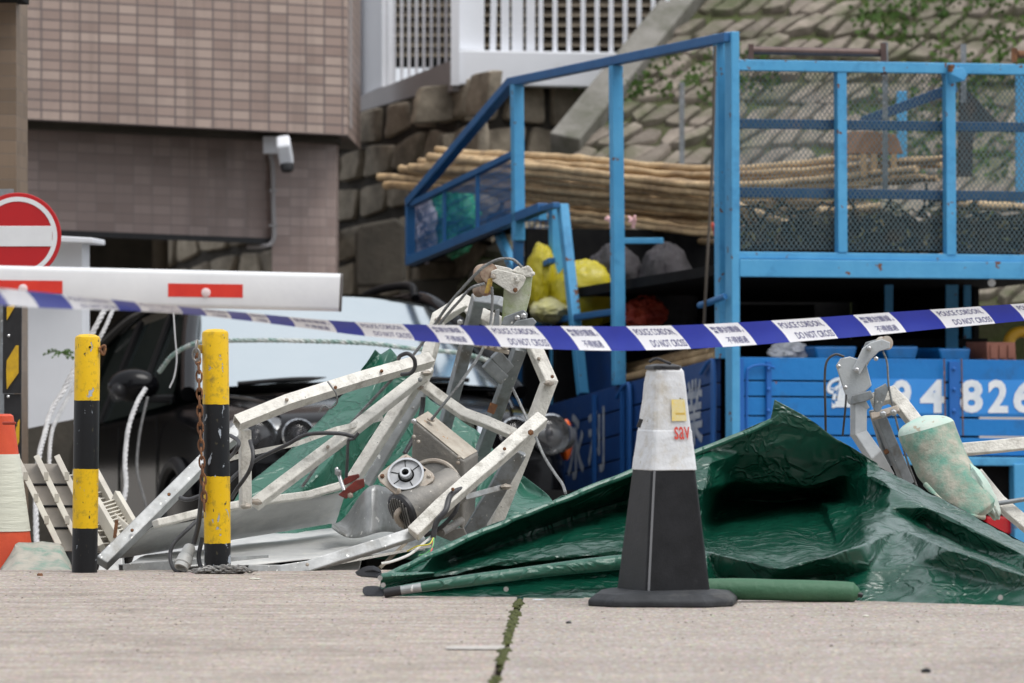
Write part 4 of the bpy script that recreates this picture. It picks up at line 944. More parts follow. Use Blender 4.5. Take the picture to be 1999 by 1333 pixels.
# rope hanging down the corner post
mb = MB(); mb.rope(spline([TS(1396, 90, -.06), TS(1394, 180, -.08), TS(1390, 330, -.09), TS(1380, 520, -.10), TS(1374, 640, -.06)], 8), .008)
tag(mb.build('hanging_rope', pm('brown_rope', (.10, .085, .07), .9)), 'thin brown rope hanging down beside the lorry corner post', 'rope')
mb = MB(); mb.tube(spline([TS(1366, 596, -.05), TS(1385, 590, -.06), TS(1416, 578, -.02)]), .016, 8); mb.build('hook_handle', BRD, truck)
mb = MB(); mb.bar(P(1331, 160, 34.5), P(1331, 330, 34.5), PX(10, 34.5), .03); tag(mb.build('steel_stake', M['galv'], smooth=False), 'grey steel stake standing before the stone slope', 'stake')
for i, (x, y) in enumerate(((1186, 424), (1235, 428), (1392, 438))):
    mb = MB(); rnd = random.Random(i)
    for k in range(5): mb.tube(spline([TS(x, y, .25), TS(x + rnd.uniform(-9, 9), y + rnd.uniform(-6, 6), .2), TS(x + rnd.uniform(-8, 8), y + rnd.uniform(0, 22), .2)]), .006, 5)
    tag(mb.build('plastic_tie', pm('pink_tie', (.75, .45, .45), .6) if i != 2 else M['redbag']), ['pink and white tie on the bamboo left of the middle post', 'pink tie on the bamboo right of the middle post', 'red tie on the bamboo by the corner post'][i], 'tie')

# ------------------------------------------------------------------ black car
CO = Vector((-.51, 28.0, road_z(28.0)))
car = thing('black_suv', CO, 'shiny black sport utility car facing the camera, partly hidden behind the wreck and barrier', 'car')
CM = Matrix.Rotation(R(15), 3, 'Z') @ Matrix.Rotation(-.07, 3, 'X')
def C(x, y, z): return CO + CM @ Vector((x, y, z))
CP = M['carblack']
# lower body: half sections (x, z) at stations along the length, mirrored
def section(ztop, zsh, hw, sill=.30, tuck=.0):
    return [(hw - .10, sill), (hw - .02, .45), (hw, .70), (hw - .01, zsh - .10), (hw - .05, zsh - .02), (hw * .84, zsh + (ztop - zsh) * .45), (hw * .62, ztop - .012), (hw * .30, ztop), (0, ztop + .006)]
st = [(.00, .92, .80, .74), (.05, .96, .86, .80), (.14, 1.00, .92, .86), (.35, 1.045, .97, .92), (.7, 1.09, 1.01, .945), (1.1, 1.145, 1.05, .95), (1.35, 1.15, 1.08, .95), (2.0, 1.12, 1.09, .95), (3.2, 1.14, 1.11, .955), (4.1, 1.16, 1.12, .94), (4.5, 1.12, 1.08, .86), (4.62, 1.0, .95, .76)]
mb = MB(); rows = []
for (y, zt, zs, hw) in st:
    h = section(zt, zs, hw); rows.append([C(-x, y, z) for x, z in h] + [C(x, y, z) for x, z in h[::-1][1:]])
mb.grid(rows); n = len(rows[0]); mb.add(rows[0], [tuple(range(n))]); mb.add(rows[-1], [tuple(range(n))[::-1]])
body = mb.build('body', CP, car, sub=2)
# bonnet crease lines and shut line
for sx in (-1, 1):
    mb = MB(); mb.tube(spline([C(sx * .60, .16, 1.002), C(sx * .66, .5, 1.068), C(sx * .72, 1.1, 1.128)]), .010, 8); mb.build('bonnet_crease', CP, car)
# roof and glass
def gq(f, nu=8, nv=6):
    return MB().grid([[f(i / nu, j / nv) for i in range(nu + 1)] for j in range(nv + 1)])
def ws(u, v, off=0.0):
    hw = .84 + (.63 - .84) * v; x = (u * 2 - 1) * hw; bow = (1 - (u * 2 - 1) ** 2)
    return C(x, 1.12 + .88 * v - .16 * bow, 1.155 + .50 * v + .03 * bow + off)
gq(ws, 14, 8).build('windscreen', M['screen'], car)
def rf(u, v):
    hw = .63 + .02 * math.sin(v * math.pi); x = (u * 2 - 1) * hw; bow = 1 - (u * 2 - 1) ** 4
    return C(x, 1.97 + 2.1 * v - .10 * (1 - (u * 2 - 1) ** 2) * (1 - v), 1.655 + .045 * bow + .06 * math.sin(v * 2.2) - .05 * v)
gq(rf, 12, 10).build('roof', CP, car)
for sx in (-1, 1):
    f = lambda u, v, sx=sx: C(sx * (.885 + (.655 - .885) * v), (1.40 + .62 * v) + (3.95 - 1.40 - (.62 + .12) * v) * u, 1.10 + .53 * v)
    gq(f, 8, 5).build('side_glass', M['glassdark'], car)
    MB().tube(spline([C(sx * .87, 1.05, 1.13), C(sx * .77, 1.5, 1.41), C(sx * .655, 2.0, 1.66), C(sx * .64, 2.6, 1.71), C(sx * .65, 3.4, 1.71), C(sx * .70, 4.1, 1.60)], 8), .042, 10).build('pillar', CP, car)
    for yb, yt in ((2.35, 2.45), (3.3, 3.3)):
        MB().bar(C(sx * .893, yb, 1.10), C(sx * .66, yt, 1.65), .11, .02, ref=CM @ X3).build('pillar', M['cardull'], car, smooth=False)
    MB().tube(spline([C(sx * .60, 2.15, 1.70), C(sx * .60, 2.3, 1.775), C(sx * .60, 3.2, 1.80), C(sx * .61, 4.0, 1.70)], 8), .022, 10).build('roof_rail', M['cardull'], car)
gq(lambda u, v: C((u * 2 - 1) * (.80 - .14 * v), 4.5 - .38 * v, 1.10 + .52 * v)).build('rear_glass', M['glassdark'], car)
gq(lambda u, v: C((u * 2 - 1) * (.90 - .2 * v), 1.06 + .12 * v, 1.145 + .018 * v), 8, 2).build('cowl', M['cardull'], car)
for (xa, xb) in ((-.62, .02), (.02, .60)):
    wm = MB().tube(spline([C(xa, 1.02, 1.178), C((xa + xb) / 2, 1.0, 1.20), C(xb, 1.05, 1.195)]), .012, 8); wm.build('wiper', M['cardull'], car)
# door mirror
mr_ = MB().blob(C(-1.06, 1.52, 1.20), .135, .08, .085, .0, 1, 24, 16).build('door_mirror', CP, car)
MB().box(C(-.93, 1.50, 1.13), .16, .07, .04).build('mirror_arm', M['cardull'], mr_, bevel=.01)
MB().blob(C(-1.155, 1.46, 1.16), .045, .045, .05, .0, 1, 14, 10).build('indicator', M['lens'], mr_)
# headlamps
for sx in (-1, 1):
    hl = MB().blob(C(sx * .67, .20, .86), .255, .16, .115, .0, 1, 28, 18).build('headlight', M['lampbowl'], car)
    for (dx, dy, r) in ((.745, .055, .098), (.545, .0, .078)):
        c = C(sx * dx, dy, .862); ax = CM @ Vector((sx * .10, -1, .05))
        MB().lathe([(r, .0), (r * 1.06, .012), (r * .98, .02), (r * .86, -.01), (r * .55, -.05), (r * .2, -.07), (.001, -.072)], c + ax * .03, ax, 30, cap=False).build('reflector', M['reflector'], hl)
        MB().blob(c + ax * .005, r * .26, .03, r * .42, 0, 1, 14, 10).build('bulb', M['rim'], hl)
        MB().lathe([(r * .97, .012), (r * .8, .032), (r * .45, .046), (.001, .05)], c, ax, 30, cap=False).build('lens_cover', M['lens'], hl, solid=.003)
    MB().blob(C(sx * .878, .20, .845), .035, .10, .105, 0, 1, 16, 12).build('turn_signal', M['orange'], hl)
# grille, badge bar and bumper
gt = MB(); gt.sweep([C(-.38, -.01, .93), C(-.36, -.035, .66), C(.36, -.035, .66), C(.38, -.01, .93)], [(-.018, -.02), (.018, -.02), (.018, .02), (-.018, .02)], ref=CM @ Y3)
gt.bar(C(-.39, -.005, .93), C(.39, -.005, .93), .035, .04, ref=CM @ Y3); g_o = gt.build('grille', M['chrome'], car, smooth=False)
mb = MB(); mb.prism([C(-.36, .0, .92), C(-.35, -.02, .67), C(.35, -.02, .67), C(.36, .0, .92)], CM @ Y3 * .05); mb.build('grille_core', M['dark'], g_o, smooth=False)
mb = MB(); mb.bar(C(-.34, -.04, .67), C(.34, -.02, .91), .03, .012, ref=CM @ Y3); mb.build('grille_bar', M['chrome'], g_o, smooth=False)
for k in range(9): MB().bar(C(-.32 + .08 * k, -.03, .68), C(-.32 + .08 * k, -.012, .91), .012, .02, ref=CM @ Y3).build('grille_slat', M['cardull'], g_o, smooth=False)
mb = MB(); secs = [(-.06, -.14), (.03, -.15), (.08, -.08), (.09, .05), (.05, .14), (-.06, .15)]
mb.sweep(spline([C(-.95, .55, .52), C(-.90, .14, .52), C(-.6, -.05, .52), C(0, -.10, .52), C(.6, -.05, .52), C(.90, .14, .52), C(.95, .55, .52)], 6), [(b, -a) for a, b in secs], ref=CM @ Z3)
mb.build('bumper', M['carblack'], car)
for z in (.44, .50, .56): MB().bar(C(-.5, -.20, z), C(.5, -.20, z), .02, .02, ref=CM @ Y3).build('bumper_slot', M['cardull'], car, smooth=False)
for sx, y in ((-1, .98), (1, .98), (-1, 3.65), (1, 3.65)):
    c = C(sx * .86, y, .36); ax = CM @ Vector((sx, 0, 0))
    wo = MB().lathe([(.20, -.11), (.34, -.11), (.37, -.06), (.37, .06), (.345, .10), (.25, .105)], c, ax, 36).build('wheel', M['tyre'], car)
    mb = MB().lathe([(.26, .085), (.25, .10), (.06, .075), (.05, .10), (.001, .10)], c, ax, 30, cap=False); mb.build('rim', M['rim'], wo)
    MB().tube([c + ax * .10 + CM @ Vector((0, math.cos(a) * .415, math.sin(a) * .415)) for a in [R(-15 + 210 * i / 20) for i in range(21)]], .035, 8).build('wheel_arch', M['cardull'], car)
MB().bar(C(-.955, 1.1, .42), C(-.955, 3.3, .42), .10, .03, ref=CM @ X3).build('sill_trim', M['cardull'], car, smooth=False)
for yb in (1.48, 2.5): MB().bar(C(-.957, yb, .4), C(-.945, yb + .02, 1.04), .008, .006, ref=CM @ X3).build('door_gap', M['dark'], car, smooth=False)

# ------------------------------------------------------------------ ropes over the car
def rope_thing(pts, r, m, label, **k):
    p = spline([P(*q) for q in pts], 10); mb = MB(); mb.rope(p, r, **k)
    return tag(mb.build('rope', m), label, 'rope')
rope_thing([(214, 590, 26.4), (196, 620, 26.3), (160, 690, 26.2), (125, 760, 26.1), (101, 800, 26.0), (88, 845, 25.8), (75, 900, 25.6), (70, 1000, 25.4), (74, 1130, 25.2)], .013, M['rope'], 'thick white rope falling down the left flank of the black car')
rope_thing([(222, 600, 26.6), (205, 640, 26.5), (165, 715, 26.4), (118, 805, 26.2), (100, 850, 26.0), (97, 930, 25.8), (110, 1060, 25.6)], .010, M['rope'], 'thinner greyish rope just right of the thick white rope')
rope_thing([(311, 726, 27.3), (330, 700, 27.2), (350, 684, 27.1), (375, 672, 27.0), (400, 667, 26.9), (440, 665, 26.9), (520, 664, 26.8), (620, 666, 26.8), (720, 670, 26.8), (800, 680, 26.9), (900, 690, 27.2), (960, 706, 27.6)], .0115, M['ropegreen'], 'white and green rope strung across the car windscreen')
rope_thing([(284, 758, 26.9), (266, 790, 26.8), (250, 840, 26.7), (244, 900, 26.6), (246, 950, 26.5), (238, 1005, 26.4), (236, 1120, 26.3)], .0115, M['rope'], 'white rope hanging straight down the front wing of the car')
rope_thing([(288, 775, 27.1), (272, 850, 27.0), (268, 920, 26.9), (285, 990, 26.8), (300, 1110, 26.7)], .007, pm('grey_cord', (.18, .18, .18), .85, col2=(.1, .1, .1), ns=40), 'thin grey cord hanging beside the white rope on the car wing')
mb = MB(); mb.tube(spline([P(338, 600, 24), P(342, 660, 24), P(345, 700, 24), P(340, 735, 24), P(331, 757, 24)], 8), .0035, 6)
tag(mb.build('string', M['rope']), 'thin white cord hanging from the barrier arm before the car mirror', 'string')

# ------------------------------------------------------------------ left edge: sign, marker post, white cabinet, small cone
DS = 24.0
sg = thing('no_entry_sign', P(35, 540, DS), 'round red no entry sign with a white bar at the left edge', 'road sign')
c = P(35, 461, DS); k = PX(1, DS)
MB().lathe([(84 * k, 0), (85 * k, .004), (84 * k, .008)], c, -Y3, 64).build('disc', M['redsign'], sg)
MB().lathe([(68 * k, .0082), (77 * k, .0082), (77 * k, .010), (68 * k, .010)], c, -Y3, 64, cap=False).build('white_ring', M['white'], sg)
MB().box(c + Vector((0, -.0095, 0)), 134 * k, .003, 40 * k).build('white_bar', M['white'], sg, bevel=.004)
MB().tube([c + Vector((-.05, .03, .2)), Vector((c.x - .05, DS + .03, road_z(DS)))], .03, 14).build('post', M['galv'], sg)
mp_ = thing('marker_post', P(22, 1000, 23.6), 'flat black marker post with yellow slanted stripes below the no entry sign', 'marker post')
mb = MB(); mb.prism([P(5, 768, 23.6), P(41, 768, 23.6), P(42, 580, 23.6), P(6, 580, 23.6)], (0, .03, 0)); mb.prism([P(8, 1200, 23.61), P(42, 1200, 23.61), P(41, 769, 23.61), P(8, 769, 23.61)], (0, .03, 0)); mb.build('body', M['black'], mp_, smooth=False)
for poly in ([(13, 625), (13, 598), (30, 590), (28, 600)], [(12, 722), (13, 760), (36, 728), (36, 674), (31, 674), (13, 704)], [(30, 880), (31, 830), (38, 818), (37, 862)]):
    MB().prism([P(x, y, 23.59) for x, y in poly], (0, .012, 0)).build('yellow_stripe', M['yellowstick'] if False else pm('yellow_reflective', (.66, .40, .01), .45, col2=(.5, .3, .02), ns=30, spot=(.05, .04, .03), ss=24, st=.66), mp_, smooth=False)
for x, y in ((17, 655), (16, 774)): MB().lathe([(.006, 0), (.006, .004), (.002, .007)], P(x, y, 23.58), -Y3, 10).build('bolt', M['steel'], mp_)
cb2 = thing('white_cabinet', P(100, 780, 27.5), 'white painted booth wall with a flat cap behind the no entry sign', 'booth')
mb = MB(); mb.prism([P(36, 840, 27.5), P(160, 815, 27.5), P(160, 470, 27.5), P(36, 462, 27.5)], (0, .5, 0)); mb.build('wall', M['wallwhite'], cb2, smooth=False)
mb = MB(); mb.prism([P(36, 470, 27.3), P(182, 475, 27.3), P(182, 464, 27.3), P(36, 456, 27.3)], (0, .8, 0)); mb.build('cap', M['wallwhite'], cb2, bevel=.006)
plant(120, 690, 27.2, 16, .10, 'small blurred green plant in front of the white booth wall', 8, 'small_plant', 'plant', 1.0, .8)
mb = MB(); mb.prism([P(-60, 1130, 33.3), P(330, 1130, 33.3), P(330, 740, 33.3), P(160, 765, 33.3), P(-60, 815, 33.3)], (0, .3, 0))
tag(mb.build('low_wall', M['darkconcrete'], smooth=False), 'low dark stained wall behind the tail of the black car', 'low wall')
oc = thing('orange_cone', P(8, 1112, 20.9), 'worn orange traffic cone with a white band cut off by the left edge', 'traffic cone')
k = PX(1, 20.9); b = P(6, 1190, 20.9)
def cone_r(y): return (20 + (y - 810) * .142) * k
for nm, y0, y1, m in (('body', 1060, 812, M['orangecone']), ('reflective_band', 1036, 886, M['conewhite'])):
    e = 1.5 * k if nm != 'body' else 0
    pr = [(cone_r(y) + e, (1190 - y) * k) for y in (([1150, 1060] if nm == 'body' else []) + [y0, (y0 + y1) / 2, y1])]
    if nm == 'body': pr += [(cone_r(y1) * .75, (1190 - y1 + 4) * k)]
    MB().lathe(pr, b, Z3, 36).build(nm, m, oc)
MB().lathe([(cone_r(1175), 0), (cone_r(1150) + .004, 30 * k), (cone_r(1118) + .003, 72 * k)], b, Z3, 36).build('foot', M['rubber'], oc)
MB().box(P(18, 826, 20.55), 26 * k, .02, 6 * k).build('hand_slot', pm('slot_shade_plastic', (.30, .03, .012), .6), oc, bevel=.004)
# beige plastic grilles thrown against the car
def panel(name, o, ex, ey, nrib, m, label, louv=False, group='broken beige plastic panels'):
    t = thing(name, o + Vector((0, 0, -.05)), label, 'plastic grille', group); o, ex, ey = Vector(o), Vector(ex), Vector(ey); nz = ex.cross(ey).normalized()
    if nz.y > 0: nz = -nz
    MB().prism([o, o + ex, o + ex + ey, o + ey], -nz * .006).build('back_sheet', M['taupe'], t, smooth=False)
    for i in range(nrib + 1):
        a = o + ex * (i / nrib); MB().bar(a + nz * .02 - ey * .01, a + ey * 1.02 + nz * .02, .022, .05, ref=nz).build('rib', m, t, bevel=.002)
    if louv:
        for j in range(12):
            a = o + ey * ((j + .5) / 12) + nz * .012; MB().bar(a, a + ex, .006, .012, ref=nz).build('slat', m, t, smooth=False)
    else:
        for j in range(1, 4):
            a = o + ey * (j / 4) + nz * .003; MB().bar(a, a + ex, .006, .008, ref=nz).build('seam', M['cardull'], t, smooth=False)
            for i in range(nrib + 1):
                MB().box(a + ex * (i / nrib) + nz * .05, .016, .016, .03).build('clip', m, t, smooth=False)
    return t
dG = 20.75
def vec(x0, y0, x1, y1, d, dd=0): return P(x1, y1, d + dd) - P(x0, y0, d)
panel('broken_grille', P(38, 905, 21.3), vec(38, 905, 118, 905, 21.3, -.05), vec(38, 905, 120, 1075, 21.3, -.35), 2, M['beige'], 'large beige ribbed plastic panel leaning beside the orange cone')
panel('broken_grille', P(112, 930, 21.5), vec(112, 930, 180, 925, 21.5, .05), vec(112, 930, 190, 1075, 21.5, -.3), 2, M['beige'], 'beige ribbed panel half hidden behind the left bollard', True)
panel('broken_grille', P(182, 990, 21.1), vec(182, 990, 222, 978, 21.1, .1), vec(182, 990, 228, 1070, 21.1, -.2), 1, M['beige'], 'small beige slatted panel right of the left bollard', True)
MB_ = MB(); MB_.bar(P(200, 988, 21.2), P(252, 1036, 21.0), .03, .03); tag(MB_.build('plastic_strip', M['beige'], bevel=.003), 'beige plastic strip lying behind the wreck frame end', 'strip')
tag(MB().bar(P(228, 1015, 20.9), P(224, 1050, 20.9), .012, .02).build('broken_bracket', M['rust'], smooth=False), 'small rusty bracket sticking up among the beige panels', 'bracket')
mb = MB(); rows = []
for j in range(13):
    r = []
    for i in range(25):
        u, v = i / 24, j / 12
        top = 1066 - 8 * math.sin(u * 3.1) + 46 * max(0, .22 - u) / .22 + 40 * max(0, u - .85) / .15
        y = top + (1122 - top) * v; d = 20.75 - .5 * v
        p = P(2 + 138 * u, y, d); p += Vector((0, -1, .3)) * .03 * (noise.noise(p * 14) + .6 * noise.noise(p * 31)); r.append(p)
    rows.append(r)
mb.grid(rows)
tag(mb.build('crumpled_sheet', pm('green_smeared_sheet', (.40, .37, .31), .6, col2=(.30, .30, .26), ns=12, dirt=(.05, .24, .17), ds=11, dt=.5, bump=.006, bs=40), solid=.004), 'crumpled green and beige sheet at the foot of the left bollard', 'sheet')
for (x0, y0, x1, y1, x2, y2, x3, y3, d, lab) in ((250, 1117, 345, 1112, 340, 1078, 262, 1084, 20.7, 'white broken foam block behind the open steel channel'), (560, 1122, 700, 1116, 706, 1088, 640, 1092, 20.35, 'pale broken slab left of the black straps'), (190, 1118, 240, 1118, 236, 1060, 200, 1075, 20.85, 'grey torn metal sheet at the end of the wreck frame')):
    tag(MB().prism([P(x0, y0, d), P(x1, y1, d), P(x2, y2, d + .1), P(x3, y3, d + .1)], (0, .12, 0)).build('broken_piece', M['sheetpaint'], bevel=.004), lab, 'debris')

# ------------------------------------------------------------------ bollards, chain
def bollard(xt, yt, xb, yb, r, stops, label, seed, chip):
    b = P(xb, yb, 19.9); t_ = P(xt, yt, 19.9); b.z = 0; o = thing('bollard', b, label, 'bollard', 'yellow and black bollards')
    ax = (t_ - b); h = ax.length; ax.normalize()
    m = bands_mat('bollard_bands', stops, 0, h, chip, seed=seed)
    MB().lathe([(r, 0), (r, h * .5), (r, h - .012), (r * .94, h - .004), (r * .6, h + .004), (.001, h + .006)], b, ax, 40).build('tube', m, o)
    return o, b, ax, h
b1, bb, bax, bh = bollard(171, 655, 165, 1117, PX(25, 19.9), [(0, 0), (.185, 1), (.435, 0), (.725, 1)], 'left yellow and black striped bollard without a chain', 2.0, .64)
MB().tube(spline([bb + bax * (bh - .045) + Vector((.043, -.02, 0)), bb + bax * (bh - .04) + Vector((.062, -.02, .004)), bb + bax * (bh - .055) + Vector((.058, -.02, -.01)), bb + bax * (bh - .05) + Vector((.045, -.02, 0))]), .0055, 8).build('ring_stub', M['rust'], b1)
MB().lathe([(.004, 0), (.004, .003)], bb + bax * (bh - .04) + Vector((.012, -PX(25.2, 19.9) * .96, 0)), -Y3, 10).build('bolt_hole', M['dark'], b1)
b2, b2b, b2ax, b2h = bollard(420, 645, 425, 1114, PX(26, 19.9), [(0, 0), (.118, 1), (.395, 0), (.695, 1)], 'right yellow and black striped bollard with a rusty chain', 5.3, .625)
MB().box(b2b + b2ax * (b2h - .065) + Vector((-.058, -.005, 0)), .028, .012, .03).build('chain_lug', M['rustyellow'], b2, bevel=.002)
def links(mb, pts, ll, r, wd):
    pts = spline(pts, 6); L = [0]
    for a, b in zip(pts, pts[1:]): L.append(L[-1] + (b - a).length)
    n = max(1, int(L[-1] / ll)); j = 0
    for i in range(n):
        l = (i + .5) * ll
        while j < len(L) - 2 and L[j + 1] < l: j += 1
        c = pts[j].lerp(pts[j + 1], (l - L[j]) / max(1e-9, L[j + 1] - L[j])); t = (pts[j + 1] - pts[j]).normalized()
        s_ = t.cross(Vector((.3, 1, .2))).normalized(); u = s_ if i % 2 else t.cross(s_).normalized(); u = (u + s_ * .25).normalized()
        ring = [c + t * math.cos(a) * ll * .72 + u * math.sin(a) * wd for a in [2 * math.pi * q / 12 for q in range(13)]]
        mb.tube(ring, r, 6, cap=False)
mb = MB(); links(mb, [b2b + b2ax * (b2h - .06) + Vector((-.066, -.015, -.005)), P(388, 720, 19.85), P(390, 800, 19.85), P(393, 880, 19.85), P(398, 960, 19.85), P(399, 1010, 19.86)], .030, .0035, .010)
tag(mb.build('hanging_chain', M['rust']), 'rusty chain hanging from the lug of the right bollard', 'chain')
mb = MB(); links(mb, [P(384, 668, 19.84), P(383, 690, 19.83), P(384, 712, 19.84)], .03, .0045, .013)
tag(mb.build('shackle', M['chainsteel']), 'grey steel shackle links at the top of the rusty chain', 'shackle')
mb = MB(); rnd = random.Random(31); pts = [P(388, 1116, 19.8)]
for i in range(34):
    x = 420 + 40 * math.sin(i * 1.9) + rnd.uniform(-15, 30); d = 19.82 + rnd.uniform(-.06, .06); pts.append(Vector(((x - CX) / F * d, d, .008 + rnd.uniform(0, .022) * max(0, 1 - abs(x - 445) / 70))))
pts.append(P(505, 1114, 19.75))
links(mb, pts, .018, .0026, .0065)
tag(mb.build('chain_heap', M['chainsteel']), 'heap of grey chain at the foot of the right bollard', 'chain')

# ------------------------------------------------------------------ barrier arm and police tape
ba = thing('barrier_arm', P(-400, 560, 15.8), 'white car park barrier arm with red reflective patches', 'barrier arm')
DB = 15.8
sec = []
hw_, hh_ = PX(21, DB), PX(37, DB)
for (cx_, cy_, a0) in ((hh_ - .013, hw_ - .013, 0), (-(hh_ - .013), hw_ - .013, 90), (-(hh_ - .013), -(hw_ - .013), 180), (hh_ - .013, -(hw_ - .013), 270)):
    for q in range(4): a = R(a0 + 30 * q); sec.append((cx_ + .013 * math.cos(a), cy_ + .013 * math.sin(a)))
MB().sweep([P(-900, 534, DB), P(664, 571, DB)], sec).build('arm', M['white'], ba)
MB().sweep([P(663.5, 571, DB), P(668, 571.2, DB)], [(a * 1.01, b * 1.01) for a, b in sec]).build('end_cap', pm('dark_end_cap', (.10, .09, .085), .5), ba)
for xa, xb, ya, yb, xc in ((-70, 122, 546, 573, 45), (328, 474, 553, 581, 402)):
    f = DB - hw_ - .001
    MB().prism([P(xa, yb - 2, f), P(xb, yb, f), P(xb, ya + 2, f), P(xa, ya, f)], (0, .0006, 0)).build('red_patch', M['red'], ba, smooth=False)
    MB().lathe([(PX(9, DB), 0), (PX(9, DB), .002), (PX(5, DB), .005)], P(xc, (ya + yb) / 2 + 4, f), -Y3, 20).build('reflector', pm('pale_reflector', (.75, .60, .60), .3), ba)

tape_top = [(-120, 552), (-20, 560), (100, 572), (250, 588), (370, 600), (500, 612), (600, 622), (700, 629), (800, 633), (900, 635), (1000, 636), (1080, 636.5), (1200, 637), (1330, 635), (1450, 629), (1580, 621), (1700, 612), (1850, 602), (2000, 592), (2150, 581)]
tape_bot = [(-120, 586), (-20, 594), (100, 602), (250, 606), (370, 613), (500, 628), (600, 641), (700, 655), (800, 664), (900, 672), (1000, 678), (1080, 682), (1200, 685), (1330, 682), (1450, 675), (1580, 665), (1700, 655), (1850, 640), (2000, 626), (2150, 611)]
def terp(tab, x):
    for (xa, ya), (xb, yb) in zip(tab, tab[1:]):
        if x <= xb or (xb, yb) == tab[-1]: return ya + (yb - ya) * (x - xa) / (xb - xa)
def sm(tab, x): return sum(terp(tab, x + o) for o in (-40, -20, 0, 20, 40)) / 5
def T(x, v, off=0.0):                      # point of the tape: x in photo pixels along the top edge, v 0 top .. 1 bottom
    h = sm(tape_bot, x) - sm(tape_top, x); xs = x + v * h * .82 + 3 * math.sin(v * 3.1)
    y = sm(tape_top, xs) * (1 - v) + sm(tape_bot, xs) * v
    d = 12.6 + 6.2 * (min(max(xs, 0), 2150) / 2000) ** .62; tw = max(0.0, 46 - h) * .0011
    return P(xs, y, d + off + tw * (v - .5) * 1.6 + .004 * math.sin(v * 3.14) + .002 * math.sin(x * .05))
blues = [(-60, -10), (50, 120), (215, 262), (345, 392), (440, 480), (515, 562), (640, 692), (785, 832), (896, 946), (1043, 1094), (1155, 1222), (1310, 1373), (1440, 1505), (1600, 1665), (1735, 1815), (1913, 1972), (2060, 2120)]
tp = thing('police_tape', P(1000, 680, 16.7), 'blue and white police cordon tape stretched across the whole scene', 'police tape')
def strip(xa, xb):
    n = max(2, int((xb - xa) / 9)); return MB().grid([[T(xa + (xb - xa) * i / n, v / 6) for i in range(n + 1)] for v in range(7)])
last = -110
for i, (xa, xb) in enumerate(blues):
    strip(last, xa).build('white_panel', M['tapewhite'], tp); strip(xa, xb).build('blue_panel', M['tapeblue'], tp)
    if last > 100:
        wdt = xa - last; eng = wdt > 82 or (len([1]) and i % 2 == 0 and last > 380 and wdt > 60 and last < 900)
        l1, l2 = ('POLICE CORDON,', 'DO NOT CROSS') if wdt > 78 else ('警察封鎖線，', '不得越過')
        mb = MB()
        for body, v0, v1, a, b in ((l1, .12, .42, .07, .93), (l2, .58, .88, .22 if wdt > 78 else .25, .98 if wdt > 78 else .85)):
            text_fit(mb, body, lambda u, v, v0=v0, v1=v1, a=a, b=b, last=last, wdt=wdt: T(last + wdt * (a + (b - a) * u) - (v1 - v) * 0, v1 - (v1 - v0) * v, -.0012), .006)
        mb.build('lettering', M['tapetext'], tp, smooth=False, recalc=False)
    last = xb

# ------------------------------------------------------------------ wrecked gondola (suspended working platform)
G = thing('wrecked_gondola', Vector((-.45, 20.9, road_z(20.9))), 'crushed cream and grey steel gondola platform frame lying in front of the black car', 'work platform')
def Q(x, y, d): return P(x, y, d)
def gb(name, pts, w, m, h=None, roll=30, bev=.0045, dent=0.0, seed=0):
    q = [Q(*p) for p in pts]
    if dent:
        q2 = []
        for a, b in zip(q, q[1:]):
            for k in range(5):
                p = a.lerp(b, k / 5)
                if q2: p = p + Vector((noise.noise(p * 3 + Vector((seed, 0, 0))), 0, noise.noise(p * 3 + Vector((0, seed, 5))))) * dent
                q2.append(p)
        q = q2 + [q[-1]]
    w_ = PX(w, 20.6); return MB().bar(q, None, w_, h or w_, R(roll)).build(name, m, G, bevel=bev)
Cr, Al, Gv = M['cream'], M['alu'], M['galv']
# handrail with an open torn end
rail_m = MB(); pts = [Q(462, 826, 20.25), Q(560, 786, 20.35), Q(700, 742, 20.55), Q(838, 703, 20.8)]
rail_m.hollow(pts, PX(24, 20.5), .004, R(32)); rail_m.build('handrail', Cr, G, smooth=False)
gb('rail_post', [(478, 838, 20.3), (479, 992, 20.35)], 21, Cr, roll=20)
mb = MB(); mb.bar([Q(440, 898, 20.42), Q(490, 884, 20.4), Q(580, 866, 20.45), Q(655, 838, 20.5), Q(745, 817, 20.85)], None, PX(9, 20.5), .012); mb.build('thin_rail', Cr, G, smooth=False)
gb('diagonal_brace', [(497, 985, 20.4), (660, 862, 20.6), (838, 722, 20.95)], 22, Cr, roll=28)
gb('end_post', [(686, 942, 20.95), (818, 736, 21.0)], 24, Cr, roll=28)
gb('end_post', [(716, 946, 21.15), (826, 762, 21.15)], 20, Al, roll=15)
gb('sloping_bar', [(199, 1100, 20.25), (300, 1000, 20.4), (398, 902, 20.65), (470, 838, 20.8)], 26, Al, roll=25)
# toe board
mb = MB(); n_ = 24; rows = []
for j in range(7):
    v = j / 6; r = []
    for i in range(n_ + 1):
        u = i / n_
        xt, yt, dt_ = 300 + 375 * u, 1028 - 72 * u + 4 * math.sin(u * 9), 20.35 + .62 * u
        xb, yb, db_ = 215 + 440 * u, 1092 - 72 * u, 20.5 + .66 * u
        p = Q(xt + (xb - xt) * v, yt + (yb - yt) * v, dt_ + (db_ - dt_) * v); p += Vector((0, 1, 0)) * .012 * noise.noise(p * 6); r.append(p)
    rows.append(r)
mb.grid(rows); mb.build('toe_board', M['sheetpaint'], G, solid=.004)
gb('toe_board_flange', [(303, 1022, 20.33), (392, 999, 20.48), (500, 978, 20.62), (600, 966, 20.8), (678, 944, 20.98)], 15, Cr, h=.035, roll=12, dent=.006)
